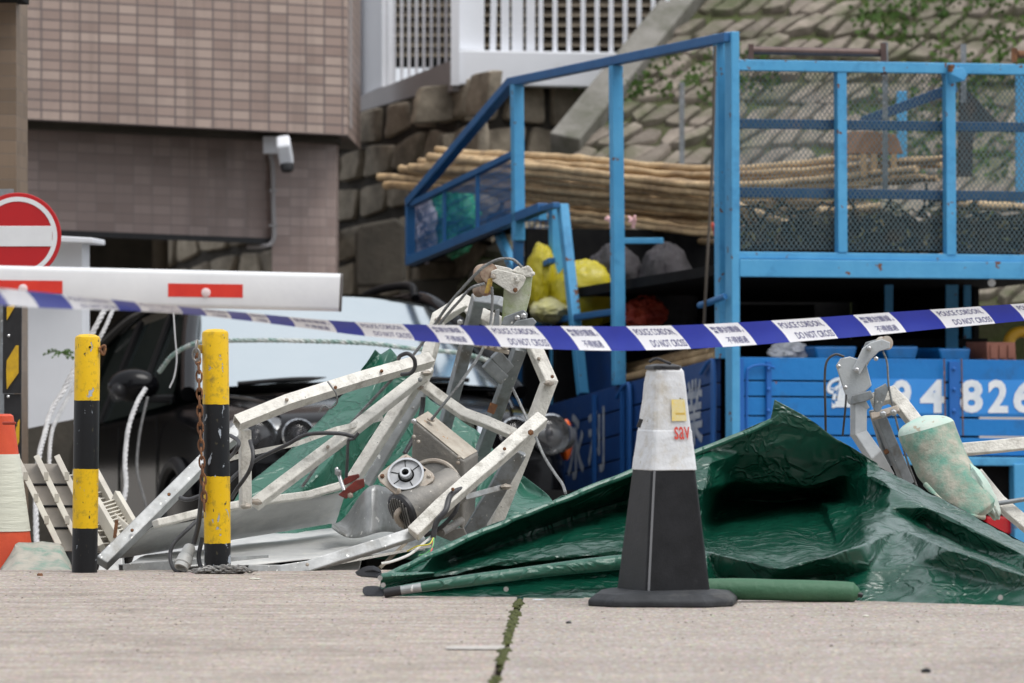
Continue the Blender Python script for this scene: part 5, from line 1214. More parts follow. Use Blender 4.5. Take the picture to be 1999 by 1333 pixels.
# floor sheet
mb = MB(); rows = []
for j in range(9):
    v = j / 8; r = []
    for i in range(21):
        u = i / 20; xb, yb = 240 + 590 * u, 1108 - 36 * u ** 2; xt, yt = 330 + 500 * u, 1060 - 44 * u
        d = 20.12 + .25 * u + (1.0 + .1 * u) * v; p = Q(xb + (xt - xb) * v, yb + (yt - yb) * v, d); p.z += .008 * noise.noise(p * 5); r.append(p)
    rows.append(r)
mb.grid(rows); mb.build('floor_sheet', pm('scuffed_floor_sheet', (.54, .545, .53), .55, .1, col2=(.44, .445, .44), ns=7, dirt=(.66, .65, .61), ds=8, dt=.48, spot=(.66, .58, .10), ss=60, st=.75, bump=.002, bs=60), G, solid=.004)
mb = MB(); mb.hollow([Q(236, 1110, 20.05), Q(396, 1099, 20.25), Q(520, 1092, 20.4)], PX(17, 20.2), .003, 0); mb.build('floor_channel', Al, G, smooth=False)
gb('front_rail', [(484, 1115, 20.02), (548, 1116, 20.02), (600, 1108, 20.04), (662, 1088, 20.08), (740, 1064, 20.12), (812, 1040, 20.2)], 22, Al, roll=18)
gb('front_rail', [(806, 1043, 20.15), (860, 990, 20.2), (960, 905, 20.35), (1058, 818, 20.5)], 27, Cr, roll=24, dent=.005)
mb = MB(); mb.bar([Q(826, 1020, 20.3), Q(790, 1062, 20.3), Q(740, 1110, 20.25)], None, .012, .04); mb.build('torn_strip', M['louvre'] if False else pm('dusty_brown_strip', (.28, .24, .19), .75, col2=(.36, .32, .26), ns=30), G, smooth=False)
mb = MB(); mb.bar(Q(620, 1107, 20.15), Q(840, 1066, 20.3), .008, .02); mb.build('thin_strip', Cr, G, smooth=False)
gb('cross_strap', [(905, 972, 20.45), (985, 950, 20.7)], 11, Al, roll=10, bev=.002)
# end loop
gb('loop_tube', [(820, 752, 21.0), (841, 680, 21.05), (856, 622, 21.1), (905, 590, 21.15), (935, 606, 21.15)], 25, Cr, roll=25)
gb('loop_tube', [(918, 606, 21.1), (990, 640, 20.95), (1036, 662, 20.85), (1072, 745, 20.8), (1046, 815, 20.8), (1012, 905, 20.85), (962, 1030, 20.9)], 26, Cr, roll=25)
gb('loop_tube', [(1062, 770, 20.9), (1030, 860, 20.95), (985, 970, 20.95), (950, 1040, 20.95)], 22, M['louvre'] if False else pm('brown_dusty_steel', (.24, .21, .17), .65, .1, col2=(.33, .29, .24), ns=14, bump=.001), roll=15)
gb('cross_bar', [(822, 748, 20.95), (862, 778, 20.93), (905, 808, 20.9), (950, 824, 20.88), (1005, 848, 20.85)], 22, Cr, roll=35, h=.03)
# galvanised stirrup
gb('stirrup_leg', [(934, 580, 20.95), (912, 668, 21.1), (868, 834, 21.3)], 24, Gv, roll=22)
gb('stirrup_leg', [(1016, 676, 20.85), (985, 760, 21.0), (940, 885, 21.2), (900, 1000, 21.3)], 25, Gv, roll=22)
gb('stirrup_top', [(930, 585, 20.95), (975, 592, 20.92), (1010, 610, 20.9)], 22, Gv, roll=30)
gb('lower_leg', [(1012, 880, 20.65), (965, 965, 20.7), (915, 1046, 20.75)], 34, Gv, h=.035, roll=12)
for (x0, y0, x1, y1) in ((972, 694, 994, 722), (955, 712, 984, 742)):
    gb('stiffener', [(x0 - 6, y0 - 4, 20.8), (x1, y1, 20.85)], 24, Gv, h=.02, roll=5)
mb = MB(); mb.box(Q(961, 797, 20.93), PX(15, 20.9), .004, PX(20, 20.9), Matrix.Rotation(R(22), 3, 'Y')); mb.build('rusty_label', M['rust'], G, smooth=False)
# pulley head
DP = 20.7
def pl(poly, d, th, m, name, par=None, bev=.003):
    return MB().prism([Q(x, y, d) for x, y in poly], (0, th, 0)).build(name, m, par or G, bevel=bev)
GP = M['greenpaint']
pl([(979, 628), (984, 560), (1000, 540), (1040, 535), (1036, 575), (1028, 606), (1020, 630)], DP, .07, GP, 'head_post')
pl([(957, 546), (959, 529), (969, 525), (1022, 537), (1027, 543), (1021, 557), (1007, 574), (997, 572), (981, 561)], DP - .035, .022, Cr, 'head_plate')
pl([(949, 530), (950, 520), (967, 517), (995, 523), (1006, 530), (1000, 556), (980, 552)], DP + .075, .02, Cr, 'head_plate')
pl([(998, 529), (1010, 519), (1022, 521), (1031, 517), (1040, 526), (1040, 541), (1024, 541), (1010, 534)], DP - .01, .08, Cr, 'head_cap', bev=.006)
wheel_ax = Vector((.55, -1, .1))
for (x, y, r, nm) in ((948, 534, 20, 'pulley_wheel'), (941, 566, 13, 'pulley_wheel')):
    k = PX(1, DP); MB().lathe([(r * .3 * k, -.03), (r * k, -.028), (r * k, -.020), (r * .78 * k, -.010), (r * .78 * k, .010), (r * k, .020), (r * k, .028), (r * .3 * k, .03)], Q(x, y, DP), wheel_ax, 28).build(nm, M['rustywheel'] if 'rustywheel' in M else pm('rusty_painted_wheel', (.34, .27, .20), .6, col2=(.16, .08, .05), ns=26), G)
pl([(952, 545), (962, 541), (960, 562), (952, 574), (945, 572), (950, 556)], DP - .07, .014, M['rustyellow'], 'pulley_link')
pl([(962, 638), (966, 606), (975, 602), (975, 636)], DP - .03, .05, Gv, 'angle_plate')
pl([(978, 634), (984, 618), (1022, 604), (1030, 612), (1028, 628), (1000, 638)], DP - .06, .02, Gv, 'angle_plate')
pl([(1000, 636), (1008, 626), (1040, 620), (1048, 629), (1040, 638)], DP - .09, .08, Gv, 'angle_plate')
def bolt(x, y, d, r, m=None, par=None, ax=-Y3):
    k = PX(1, d); return MB().lathe([(r * 1.25 * k, 0), (r * 1.25 * k, .004), (r * k, .004), (r * k, .014), (r * .55 * k, .016), (r * .55 * k, .024)], Q(x, y, d), ax, 6).build('bolt', m or M['steel'], par or G, smooth=False)
for x, y, d, r, m in ((963, 540, DP - .06, 5, M['flange']), (1009, 547, DP - .04, 5, Cr), (1006, 566, DP - .04, 4, M['rust']), (1040, 534, DP - .03, 4, Cr), (1010, 620, DP - .065, 5, M['steel']), (1022, 616, DP - .065, 5, M['steel']), (1007, 542, DP - .045, 4, Cr),
                      (898, 628, 20.85, 5, M['steel']), (820, 741, 20.85, 4, M['alu']), (806, 796, 20.9, 3, M['alu']), (1036, 844, 20.4, 5, M['rust'])): bolt(x, y, d, r, m)
for x, y, d in ((560, 780, 20.33), (655, 756, 20.45), (745, 724, 20.6), (640, 872, 20.55), (730, 806, 20.75), (884, 955, 20.2), (985, 876, 20.35), (1078, 735, 20.76), (1052, 700, 20.8), (330, 965, 20.4), (258, 1035, 20.3), (600, 1102, 20.0)):
    bolt(x, y, d, 3, M['rust'] if (x + y) % 2 else M['flange'])
for x, y, d in ((480, 988, 20.33), (500, 980, 20.38), (832, 728, 20.9), (820, 756, 20.94), (1072, 748, 20.76), (1036, 664, 20.82), (858, 624, 21.06), (1004, 850, 20.8), (690, 938, 20.9), (988, 950, 20.66)):
    MB().blob(P(x, y, d), .017, .02, .009, .5, 6, 12, 8, seed=x).build('weld_bead', M['flange'], G)
mb = MB(); mb.bar(Q(930, 672, 20.6), Q(994, 688, 20.6), PX(9, 20.6), .03); mb.build('bolt_bar', M['flange'], G, bevel=.003)
for x, y in ((932, 672), (946, 676), (957, 675), (972, 678), (988, 676)): MB().lathe([(PX(5, 20.5), -.02), (PX(6, 20.5), .0), (PX(4, 20.5), .012)], Q(x, y, 20.57), Vector((.3, -1, 0)), 14).build('roller', M['flange'], G)
# red clamp
pl([(660, 966), (694, 938), (710, 934), (712, 950), (690, 962), (676, 974)], 20.75, .03, M['redclamp'], 'clamp_plate')
pl([(664, 945), (676, 930), (700, 925), (702, 932), (684, 942), (668, 950)], 20.85, .03, M['redclamp'], 'clamp_plate')
MB().tube([Q(657, 914, 20.8), Q(672, 958, 20.75)], PX(4, 20.8), 10).build('clamp_bolt', M['steel'], G); bolt(684, 967, 20.73, 5, M['flange']); bolt(660, 922, 20.78, 6, M['alu'])
# curved aluminium guard sheet
mb = MB(); rows = []
for j in range(9):
    v = j / 8; r = []
    for i in range(29):
        u = i / 28; a = u
        x = 648 + 145 * u; top = 1012 + 26 * math.sin(u * 7 + .4) * (1 - u) - (55 * math.sin(min(1, u * 1.6) * 1.57)); bot = 1030 + 18 * math.sin(u * 5.5) * (1 - u * .7) + 20 * u
        d = 20.75 + .12 * math.sin(u * 8.5) * (1 - .5 * u) - .2 * v * (1 - u); r.append(Q(x, top + (bot - top) * v, d))
    rows.append(r)
mb.grid(rows); mb.build('guard_sheet', M['alu'], G, solid=.004)

# hoist motor and gearbox
H = thing('hoist_motor', Q(850, 1030, 20.6), 'dirty grey hoist gearbox with an open motor flange wedged in the gondola frame', 'hoist')
A_, B_, C_, D_ = (806, 818), (906, 900), (904, 1036), (800, 945)
dv = (27, -16)
df, db = 20.52, 20.66
f4 = [Q(*A_, df), Q(*B_, df), Q(*C_, df + .05), Q(*D_, df + .05)]; b4 = [Q(A_[0] + dv[0], A_[1] + dv[1], db), Q(B_[0] + dv[0] + 2, B_[1] + dv[1], db), Q(C_[0] + 24, C_[1] - 40, db + .05), Q(D_[0] + 24, D_[1] - 30, db + .05)]
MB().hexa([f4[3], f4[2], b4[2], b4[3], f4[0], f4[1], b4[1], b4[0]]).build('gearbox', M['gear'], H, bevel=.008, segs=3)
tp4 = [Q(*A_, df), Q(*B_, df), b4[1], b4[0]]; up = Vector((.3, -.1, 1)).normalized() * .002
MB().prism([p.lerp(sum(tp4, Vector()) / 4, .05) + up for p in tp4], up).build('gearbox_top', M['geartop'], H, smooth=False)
MB().lathe([(.006, 0), (.014, 0), (.014, .006), (.006, .006)], Q(841, 820, 20.57), Vector((.3, -.4, 1)), 16).build('eye_ring', M['flange'], H)
gax = Vector((-.35, -1, .25)).normalized()
MB().lathe([(.02, -.03), (.112, -.03), (.112, .025), (.10, .03), (.02, .03)], Q(842, 956, 20.54), gax, 40).build('drum_cover', M['gear'], H)
mb = MB(); cc = Q(842, 956, 20.505); u_ = gax.cross(Z3).normalized(); v_ = gax.cross(u_)
mb.tube([cc + (u_ * math.cos(R(a)) + v_ * math.sin(R(a))) * .108 for a in range(-190, 10, 8)], .0085, 8); mb.build('drum_rim', M['flange'], H)
# motor body with ribs
mx0, mx1 = Q(786, 1000, 20.30), Q(886, 948, 20.42); ma = (mx1 - mx0).normalized(); ml = (mx1 - mx0).length
MB().lathe([(.045, 0), (.066, .005), (.070, .02), (.070, ml), (.06, ml + .01)], mx0, ma, 32).build('motor_body', M['gear'], H)
for k in range(7):
    a = R(200 + k * 22); u_ = ma.cross(Y3).normalized(); v_ = ma.cross(u_); o_ = (u_ * math.cos(a) + v_ * math.sin(a)) * .071
    MB().bar(mx0 + ma * .03 + o_, mx1 - ma * .02 + o_, .006, .012, ref=o_.normalized()).build('cooling_fin', M['gear'], H, smooth=False)
MB().lathe([(.02, -.012), (.060, -.01), (.068, 0), (.068, .02)], mx0, ma, 32).build('fan_cover', M['black'], H)
for k in range(8):
    yv = -.052 + k * .0145; hl = math.sqrt(max(0, .06 ** 2 - yv ** 2)); u_ = ma.cross(Y3).normalized(); v_ = ma.cross(u_); pc = mx0 - ma * .013 + (u_ * .7 + v_ * .7).normalized() * 0
    dirA = Vector((.25, 0, 1)).normalized(); dirA = (dirA - ma * dirA.dot(ma)).normalized(); dirB = ma.cross(dirA)
    MB().bar(pc + dirB * yv - dirA * hl, pc + dirB * yv + dirA * hl, .004, .005, ref=ma).build('fan_grille_bar', M['gear'], H, smooth=False)
# square flange with ring
fax = Vector((-.15, -1, .62)).normalized(); fc = Q(793, 928, 20.34)
fx = Vector((1, 0, 0)); fx = (fx - fax * fx.dot(fax)).normalized(); fy = fax.cross(fx); fy = fy if fy.z > 0 else -fy
def FL(a, b, c=0.0): return fc + fx * a * PX(1, 20.34) + fy * b * PX(1, 20.34) * 1.17 + fax * c
fp = [(-57, 2), (-50, 10), (-8, 40), (0, 42), (6, 38), (52, 2), (56, -6), (52, -14), (4, -44), (-4, -46), (-12, -42), (-52, -8)]
MB().prism([FL(a, b, -.012) for a, b in fp], fax * .012).build('flange_plate', M['flange'], H, bevel=.002)
k = PX(1, 20.34)
MB().lathe([(36 * k, 0), (36 * k, .014), (32 * k, .014), (32 * k, .003)], FL(0, 0), fax, 40, cap=False).build('flange_ring', M['steel'], H)
MB().lathe([(.001, .0015), (33 * k, .0025)], FL(0, 0), fax, 40, cap=False).build('flange_face', pm('grey_flange_face', (.34, .345, .36), .5, .3, col2=(.42, .43, .44), ns=30), H)
MB().lathe([(12.5 * k, .003), (16 * k, .003)], FL(0, 0), fax, 30, cap=False).build('hub_gap', M['dark'], H)
MB().lathe([(7 * k, .004), (7 * k, .026), (11 * k, .026), (12 * k, .022), (12 * k, .003)], FL(0, 0), fax, 30, cap=False).build('hub', M['steel'], H)
MB().lathe([(.001, .0045), (7 * k, .0045)], FL(0, 0), fax, 20, cap=False).build('shaft_hole', M['dark'], H)
for a in (35, 95, 165, 215, 300): MB().bar(FL(16 * math.cos(R(a)), 15 * math.sin(R(a)), .004), FL(31 * math.cos(R(a)), 29 * math.sin(R(a)), .004), .0025, .001, ref=fax).build('face_groove', M['dark'], H, smooth=False)
for a, b, m in ((-47, 1, M['rust']), (0, 34, M['flange']), (45, -4, M['flange']), (-4, -37, M['rust'])): MB().lathe([(.008, 0), (.008, .005), (.005, .006), (.005, .009)], FL(a, b), fax, 14).build('bolt', m, H)
MB().lathe([(.0, .0), (.005, .0), (.005, .001)], FL(36, 8, .001), fax, 14).build('bolt_hole', M['dark'], H)
MB().lathe([(.009, -.012), (.009, .014), (.006, .02)], FL(-14, -36, .004), Vector((0, -.3, 1)), 12).build('stud', M['flange'], H)
for x, y in ((896, 892), (894, 903), (817, 862), (808, 852)): bolt(x, y, 20.5, 3.5, M['flange'], H)
bolt(808, 822, 20.5, 5, M['steel'], H)
MB().tube([Q(861, 1040, 20.32), Q(884, 1026, 20.42), Q(900, 1016, 20.5)], PX(8, 20.4), 14).build('pipe_stub', M['gear'], H)
MB().tube(spline([Q(795, 990, 20.3), Q(780, 996, 20.28), Q(774, 1008, 20.28), Q(782, 1022, 20.3), Q(800, 1030, 20.34)]), PX(6, 20.3), 10).build('cable_gland', M['flange'], H)
MB().prism([Q(x, y, 20.55) for x, y in ((840, 1040), (905, 1030), (912, 1046), (880, 1056))], (0, .1, 0)).build('base_bracket', M['gear'], H, bevel=.003)

# cables on the wreck
def wire(pts, r, label, m=None, name='wire_rope', cat='cable', twist=True):
    p = spline([Q(*q) for q in pts], 10); mb = MB()
    mb.rope(p, r, 4, r * 9, 5) if twist else mb.tube(p, r, 10)
    return tag(mb.build(name, m or M['wire']), label, cat)
wire([(1019, 521, 20.62), (1000, 506, 20.62), (975, 506, 20.62), (952, 516, 20.62), (934, 530, 20.62), (905, 560, 20.65), (870, 602, 20.7), (838, 650, 20.75), (806, 694, 20.75), (765, 740, 20.7), (700, 810, 20.7), (640, 880, 20.75), (590, 950, 20.8)], .0058, 'long grey wire rope from the top pulley head down along the gondola brace')
wire([(946, 553, 20.6), (920, 562, 20.6), (896, 588, 20.65), (866, 622, 20.68), (846, 652, 20.74)], .0055, 'short grey wire rope leaving the lower pulley wheel')
wire([(960, 560, 20.62), (961, 590, 20.62), (956, 640, 20.6), (938, 690, 20.55), (900, 745, 20.5), (865, 790, 20.5), (842, 820, 20.52)], .0055, 'grey wire rope running from the pulley into the hoist gearbox')
wire([(1000, 757, 20.7), (1016, 790, 20.68), (1040, 840, 20.6), (1062, 890, 20.5), (1084, 925, 20.3), (1098, 945, 20.1), (1104, 962, 19.9)], .0055, 'loose grey wire rope end hanging over the green tarpaulin')
wire([(778, 700, 20.55), (782, 694, 20.5), (796, 690, 20.48), (808, 700, 20.48), (810, 716, 20.5), (802, 728, 20.52), (784, 731, 20.55)], .0075, 'black cable loop tied round the end of the handrail', M['cable'], 'cable_loop', 'cable', False)
wire([(640, 745, 20.4), (648, 756, 20.38), (656, 768, 20.38), (658, 785, 20.4), (645, 797, 20.42), (632, 792, 20.4), (622, 806, 20.4)], .0032, 'thin grey wire tie twisted round the handrail', M['wire'], 'wire_tie', 'wire', False)
pc = thing('power_cable', Q(365, 1110, 19.95), 'black power cable with a grey industrial plug by the right bollard', 'power cable')
def pcab(pts, r=.0072): MB().tube(spline([Q(*q) for q in pts], 10), r, 10).build('cable', M['cable'], pc)
pcab([(690, 852, 20.3), (660, 846, 20.28), (600, 848, 20.3), (560, 868, 20.32), (500, 898, 20.4), (452, 935, 20.4), (425, 975, 20.3), (402, 1000, 20.15), (370, 1030, 20.05), (340, 1060, 20.0), (332, 1085, 19.98), (338, 1108, 19.95), (352, 1118, 19.92)])
pcab([(450, 850, 20.2), (466, 862, 20.1), (460, 880, 20.1), (440, 900, 20.3)])
pcab([(398, 905, 20.0), (394, 960, 19.98), (388, 1020, 19.96), (378, 1062, 19.96)], .009)
pcab([(488, 860, 20.2), (494, 888, 20.15), (486, 920, 20.15), (462, 955, 20.2), (452, 972, 20.25)])
pcab([(700, 845, 20.3), (690, 856, 20.3), (680, 862, 20.3), (678, 900, 20.5), (676, 930, 20.6)], .006)
pcab([(352, 972, 20.35), (370, 975, 20.3), (400, 964, 20.3)], .008)
pcab([(395, 1050, 19.98), (388, 1085, 19.96), (392, 1106, 19.94), (400, 1112, 19.94)], .008)
px_, dxx = Q(370, 1070, 19.95), (Q(352, 1112, 19.9) - Q(370, 1070, 19.95)).normalized(); k = PX(1, 19.95)
MB().lathe([(9 * k, -.01), (12 * k, 0), (13 * k, 16 * k), (12 * k, 19 * k), (15 * k, 21 * k), (16 * k, 38 * k), (14 * k, 40 * k), (14 * k, 48 * k), (11 * k, 48 * k), (11 * k, 40 * k)], px_, dxx, 18).build('plug', M['plug'], pc)
pcab([(905, 952, 20.25), (880, 966, 20.2), (870, 996, 20.15), (852, 1020, 20.15), (845, 1050, 20.15)], .010)
pcab([(895, 975, 20.3), (888, 1000, 20.28), (860, 1030, 20.3), (830, 1045, 20.35)], .008)
pcab([(775, 960, 20.5), (762, 975, 20.4), (765, 1000, 20.38), (782, 1018, 20.38)], .008)
pcab([(826, 775, 20.95), (824, 800, 20.95), (812, 845, 20.9), (790, 885, 20.85)], .009)
for nm, col, pts in (('yellow_wire', (.62, .55, .05), [(846, 1050, 20.14), (838, 1062, 20.12), (815, 1066, 20.12), (795, 1076, 20.15)]), ('green_wire', (.10, .40, .12), [(847, 1050, 20.14), (844, 1068, 20.11), (832, 1080, 20.1), (818, 1084, 20.1)]),
                     ('red_wire', (.60, .03, .06), [(846, 1056, 20.13), (842, 1075, 20.1), (832, 1088, 20.08), (820, 1093, 20.08)]), ('white_wire', (.75, .75, .72), [(848, 1044, 20.16), (830, 1058, 20.15), (800, 1082, 20.12), (765, 1096, 20.1), (745, 1100, 20.1)])):
    tag(MB().tube(spline([Q(*q) for q in pts], 8), .0026 if nm != 'white_wire' else .005, 6).build(nm, pm(nm, col, .4)), {'yellow_wire': 'thin yellow wire end', 'green_wire': 'thin green wire end', 'red_wire': 'thin red wire end', 'white_wire': 'thicker white wire'}[nm] + ' curling out of the torn cable below the hoist', 'wire')

# ------------------------------------------------------------------ green tarpaulins
bt = thing('rear_tarpaulin', Vector((-.5, 21.6, road_z(21.6))), 'light green tarpaulin draped in a peak behind the gondola frame', 'tarpaulin')
pts = {'a': (762, 678, 22.0), 'a2': (742, 690, 22.0), 'a3': (735, 684, 21.95), 'l1': (700, 735, 21.95), 'l2': (640, 802, 21.85), 'l3': (560, 882, 21.7), 'l4': (470, 955, 21.5), 'l5': (440, 1000, 21.4), 'b1': (430, 1085, 21.2), 'b2': (600, 1085, 21.1), 'b3': (800, 1090, 21.0), 'b4': (960, 1085, 21.0), 'b5': (1100, 1070, 21.0),
       'r1': (798, 722, 22.0), 'r2': (835, 775, 21.9), 'r3': (930, 838, 21.8), 'r4': (985, 902, 21.6), 'r5': (1082, 976, 21.4), 'f1': (712, 800, 21.75), 'f2': (640, 905, 21.5), 'f3': (560, 985, 21.4), 'g1': (770, 800, 21.95), 'g2': (700, 905, 21.75), 'g3': (620, 1010, 21.5), 'h1': (840, 850, 21.7), 'h2': (860, 960, 21.4), 'h3': (930, 960, 21.55), 'h4': (1000, 990, 21.25), 'h5': (1030, 960, 21.5)}
mb = sheet(pts, ['a', 'a2', 'a3', 'l1', 'l2', 'l3', 'l4', 'l5', 'b1', 'b2', 'b3', 'b4', 'b5', 'r5', 'r4', 'r3', 'r2', 'r1'], [['a', 'f1', 'f2', 'f3'], ['a', 'g1', 'g2', 'g3'], ['r2', 'h1', 'h2'], ['r3', 'h3', 'h4'], ['r4', 'h5']], .006, 6, 4, .0015, .8)
mb.build('sheet', M['tarplight'], bt, solid=.002)
ft = thing('front_tarpaulin', Vector((.7, 18.6, 0)), 'big dark green glossy tarpaulin collapsed over the wreck behind the black cone', 'tarpaulin')
pts = {'r0': (745, 1128, 18.35), 'r1': (860, 1072, 18.55), 'r2': (1000, 1012, 18.72), 'r3': (1120, 965, 18.85), 'r4': (1240, 918, 18.95), 'r5': (1390, 870, 19.05), 'r6': (1505, 820, 19.1), 'pk': (1513, 780, 19.1), 'pk2': (1572, 812, 19.12), 'r7': (1640, 862, 19.15), 'r8': (1722, 912, 19.1), 'r9': (1822, 962, 19.0), 'r10': (1912, 1010, 18.9), 'r11': (2010, 1062, 18.8), 'r12': (2120, 1110, 18.7),
       'b0': (738, 1158, 18.25), 'b1': (860, 1167, 18.15), 'b2': (1000, 1168, 18.1), 'b3': (1200, 1169, 18.05), 'b4': (1385, 1172, 17.98), 'b5': (1680, 1174, 17.9), 'b6': (1800, 1178, 17.78), 'b7': (2010, 1184, 17.58), 'b8': (2120, 1188, 17.5),
       # left half: hollow under the ridge, a lip, a slot and the skirt
       'm1': (870, 1100, 18.75), 'm2': (1010, 1052, 18.95), 'm3': (1130, 1010, 19.1), 'm4': (1250, 975, 19.2), 'n1': (960, 1088, 18.55), 'n2': (1100, 1058, 18.6), 'n3': (1220, 1035, 18.7),
       'f0': (748, 1142, 18.25), 'f1': (806, 1130, 18.3), 'f2': (960, 1102, 18.33), 'f3': (1090, 1088, 18.36), 'f4': (1230, 1078, 18.4), 's1': (810, 1140, 18.42), 's2': (960, 1116, 18.5), 's3': (1230, 1096, 18.55), 't1': (860, 1152, 18.35), 't2': (1040, 1136, 18.4), 't3': (1230, 1120, 18.45),
       # right half: vertical fold, hanging flap, cavity, bulge, crests, rolled edge
       'v1': (1388, 905, 18.95), 'v2': (1376, 960, 18.8), 'v3': (1368, 1030, 18.75), 'c1': (1445, 885, 19.12), 'c2': (1545, 895, 19.16), 'c3': (1640, 912, 19.2), 'tab': (1692, 898, 19.12), 'e1': (1435, 940, 19.24), 'e2': (1560, 952, 19.26), 'e3': (1655, 930, 19.22),
       'd1': (1415, 972, 19.55), 'd2': (1500, 978, 19.6), 'd3': (1580, 972, 19.58), 'd4': (1625, 970, 19.45), 'p1': (1392, 1015, 19.4), 'p2': (1460, 1000, 19.45), 'p3': (1545, 990, 19.4), 'p4': (1606, 1005, 19.2), 'q1': (1440, 1040, 18.75), 'q2': (1530, 1045, 18.6), 'q3': (1598, 1050, 18.7),
       'k0': (1377, 1075, 18.2), 'k1': (1450, 1090, 18.1), 'k2': (1526, 1110, 18.0), 'k3': (1600, 1088, 18.02), 'k4': (1685, 1064, 18.03), 'k5': (1757, 1030, 18.42), 'k6': (1850, 1068, 17.9), 'k7': (1940, 1100, 17.76), 'k8': (2050, 1140, 17.62),
       'cr1': (1614, 985, 19.15), 'cr2': (1632, 1062, 18.6), 'x1': (1680, 985, 19.0), 'x2': (1716, 956, 18.95), 'x3': (1735, 992, 18.7), 'x4': (1790, 1032, 18.5),
       'u0': (1690, 926, 18.98), 'u1': (1740, 952, 18.85), 'u2': (1810, 990, 18.78), 'u3': (1905, 1036, 18.66), 'u4': (2005, 1085, 18.55), 'w1': (1800, 1022, 18.86), 'w2': (1900, 1072, 18.72), 'w3': (2005, 1118, 18.5), 'tt1': (1760, 945, 19.0), 'tt2': (1850, 992, 18.9), 'tt3': (1960, 1048, 18.78),
       'y1': (1400, 1130, 18.2), 'y2': (1500, 1142, 18.12), 'y3': (1600, 1132, 18.16), 'y4': (1700, 1112, 18.05), 'y5': (1790, 1098, 18.03), 'y6': (1880, 1122, 17.9), 'y7': (1980, 1150, 17.72), 'z1': (1812, 1146, 17.85), 'z2': (1740, 1150, 17.98), 'z3': (1900, 1156, 17.8)}
mb = sheet(pts, ['r0', 'r1', 'r2', 'r3', 'r4', 'r5', 'r6', 'pk', 'pk2', 'r7', 'r8', 'r9', 'r10', 'r11', 'r12', 'b8', 'b7', 'b6', 'b5', 'b4', 'b3', 'b2', 'b1', 'b0'],
           [['f0', 'f1', 'f2', 'f3', 'f4'], ['s1', 's2', 's3'], ['t1', 't2', 't3'], ['r1', 'm1'], ['m1', 'm2', 'm3', 'm4'], ['n1', 'n2', 'n3'], ['r5', 'v1', 'v2', 'v3', 'k0', 'b4'], ['r6', 'r7'], ['c1', 'c2', 'c3', 'tab', 'r8'], ['e1', 'e2', 'e3', 'tab'], ['d1', 'd2', 'd3', 'd4'], ['p1', 'p2', 'p3', 'p4'],
            ['k0', 'k1', 'k2', 'k3', 'k4', 'k5', 'k6', 'k7', 'k8'], ['d4', 'cr1', 'cr2', 'k3'], ['x2', 'x3', 'x4', 'k6'], ['x3', 'k5'], ['u0', 'u1', 'u2', 'u3', 'u4'], ['w1', 'w2', 'w3'], ['tt1', 'tt2', 'tt3'], ['y1', 'y2', 'y3', 'y4', 'y5', 'y6', 'y7'], ['q1', 'q2', 'q3'], ['z2', 'z1', 'z3']], .008, 6, 4, .0028, .9)
mb.build('sheet', M['tarp'], ft, solid=.002)
ridge = [pts[k] for k in ('r0', 'r1', 'r2', 'r3', 'r4', 'r5', 'r6', 'pk2', 'r7', 'r8', 'r9', 'r10', 'r11', 'r12')]
mb = MB(); top = spline([P(*p) for p in ridge], 5); rows = [[], [], []]
for i, p in enumerate(top):
    p = p + Vector((0, .012, -.004)); gz = road_z(p.y + 1.2)
    rows[0].append(p); rows[1].append(Vector((p.x, p.y + .45 + .08 * noise.noise(p * 3), p.z * .55 - .02))); rows[2].append(Vector((p.x, p.y + 1.0 + .1 * noise.noise(p * 2), gz + .01)))
mb.grid(rows); mb.build('back_slope', M['tarp'], ft, sub=2)
mb = MB(); hp = spline([P(x, y + 2, d - .012) for x, y, d in ridge[:7]], 8); hp = [p + Vector((0, 0, .006 * noise.noise(p * 12))) for p in hp]; mb.tube(hp, [.010 + .003 * noise.noise(p * 9) for p in hp], 8); mb.build('edge_hem', M['tarplight'], ft)  # lighter green hem paints the lit line along the ridge
mb = MB(); sp_ = spline([P(756, 1156, 18.12), P(820, 1146, 18.12), P(900, 1135, 18.14), P(1000, 1122, 18.16), P(1110, 1108, 18.18), P(1260, 1092, 18.22)], 8); mb.tube(sp_, [PX(9 + 3 * noise.noise(p * 4) + i * .12, 18.1) for i, p in enumerate(sp_)], 12); mb.build('pole_sleeve', M['tarplight'], ft)
ax0, ax1 = P(750, 1158, 18.1), P(822, 1146, 18.1)
MB().tube([ax0, ax0.lerp(ax1, .45)], PX(9.5, 18.1), 16).build('pole_cap', M['black'], ft); MB().tube([ax0.lerp(ax1, .44), ax1], PX(8.6, 18.1), 16).build('pole_tube', M['alu'], ft)
def ribbon(name, rows_px, m):
    return MB().grid([[P(*p) for p in r] for r in rows_px]).build(name, m, ft, solid=.003, sub=1)
ribbon('strap', [[(706, 1144, 18.3), (725, 1142, 18.28), (750, 1144, 18.25)], [(707, 1156, 18.22), (725, 1156, 18.22), (750, 1158, 18.2)], [(709, 1163, 18.2), (728, 1165, 18.2), (752, 1166, 18.18)]], M['strap'])
ribbon('strap', [[(693, 1122, 18.75), (712, 1118, 18.6), (730, 1112, 18.5), (744, 1122, 18.45)], [(692, 1114, 18.75), (705, 1098, 18.7), (730, 1092, 18.6), (744, 1108, 18.5)], [(695, 1126, 18.7), (715, 1128, 18.55), (738, 1130, 18.45), (748, 1132, 18.4)]], M['strap'])
mb = MB(); rows = []
for j in range(8):
    v = j / 7; rows.append([P(740 + (x - 740), y0 + (y1 - y0) * v, d - .03 * math.sin(v * 6)) for x, y0, y1, d in ((742, 1118, 1152, 18.22), (762, 1116, 1146, 18.2), (800, 1118, 1134, 18.24), (850, 1116, 1124, 18.3))])
mb.grid(rows); mb.build('torn_corner', M['tarplight'], ft, solid=.002, sub=1)
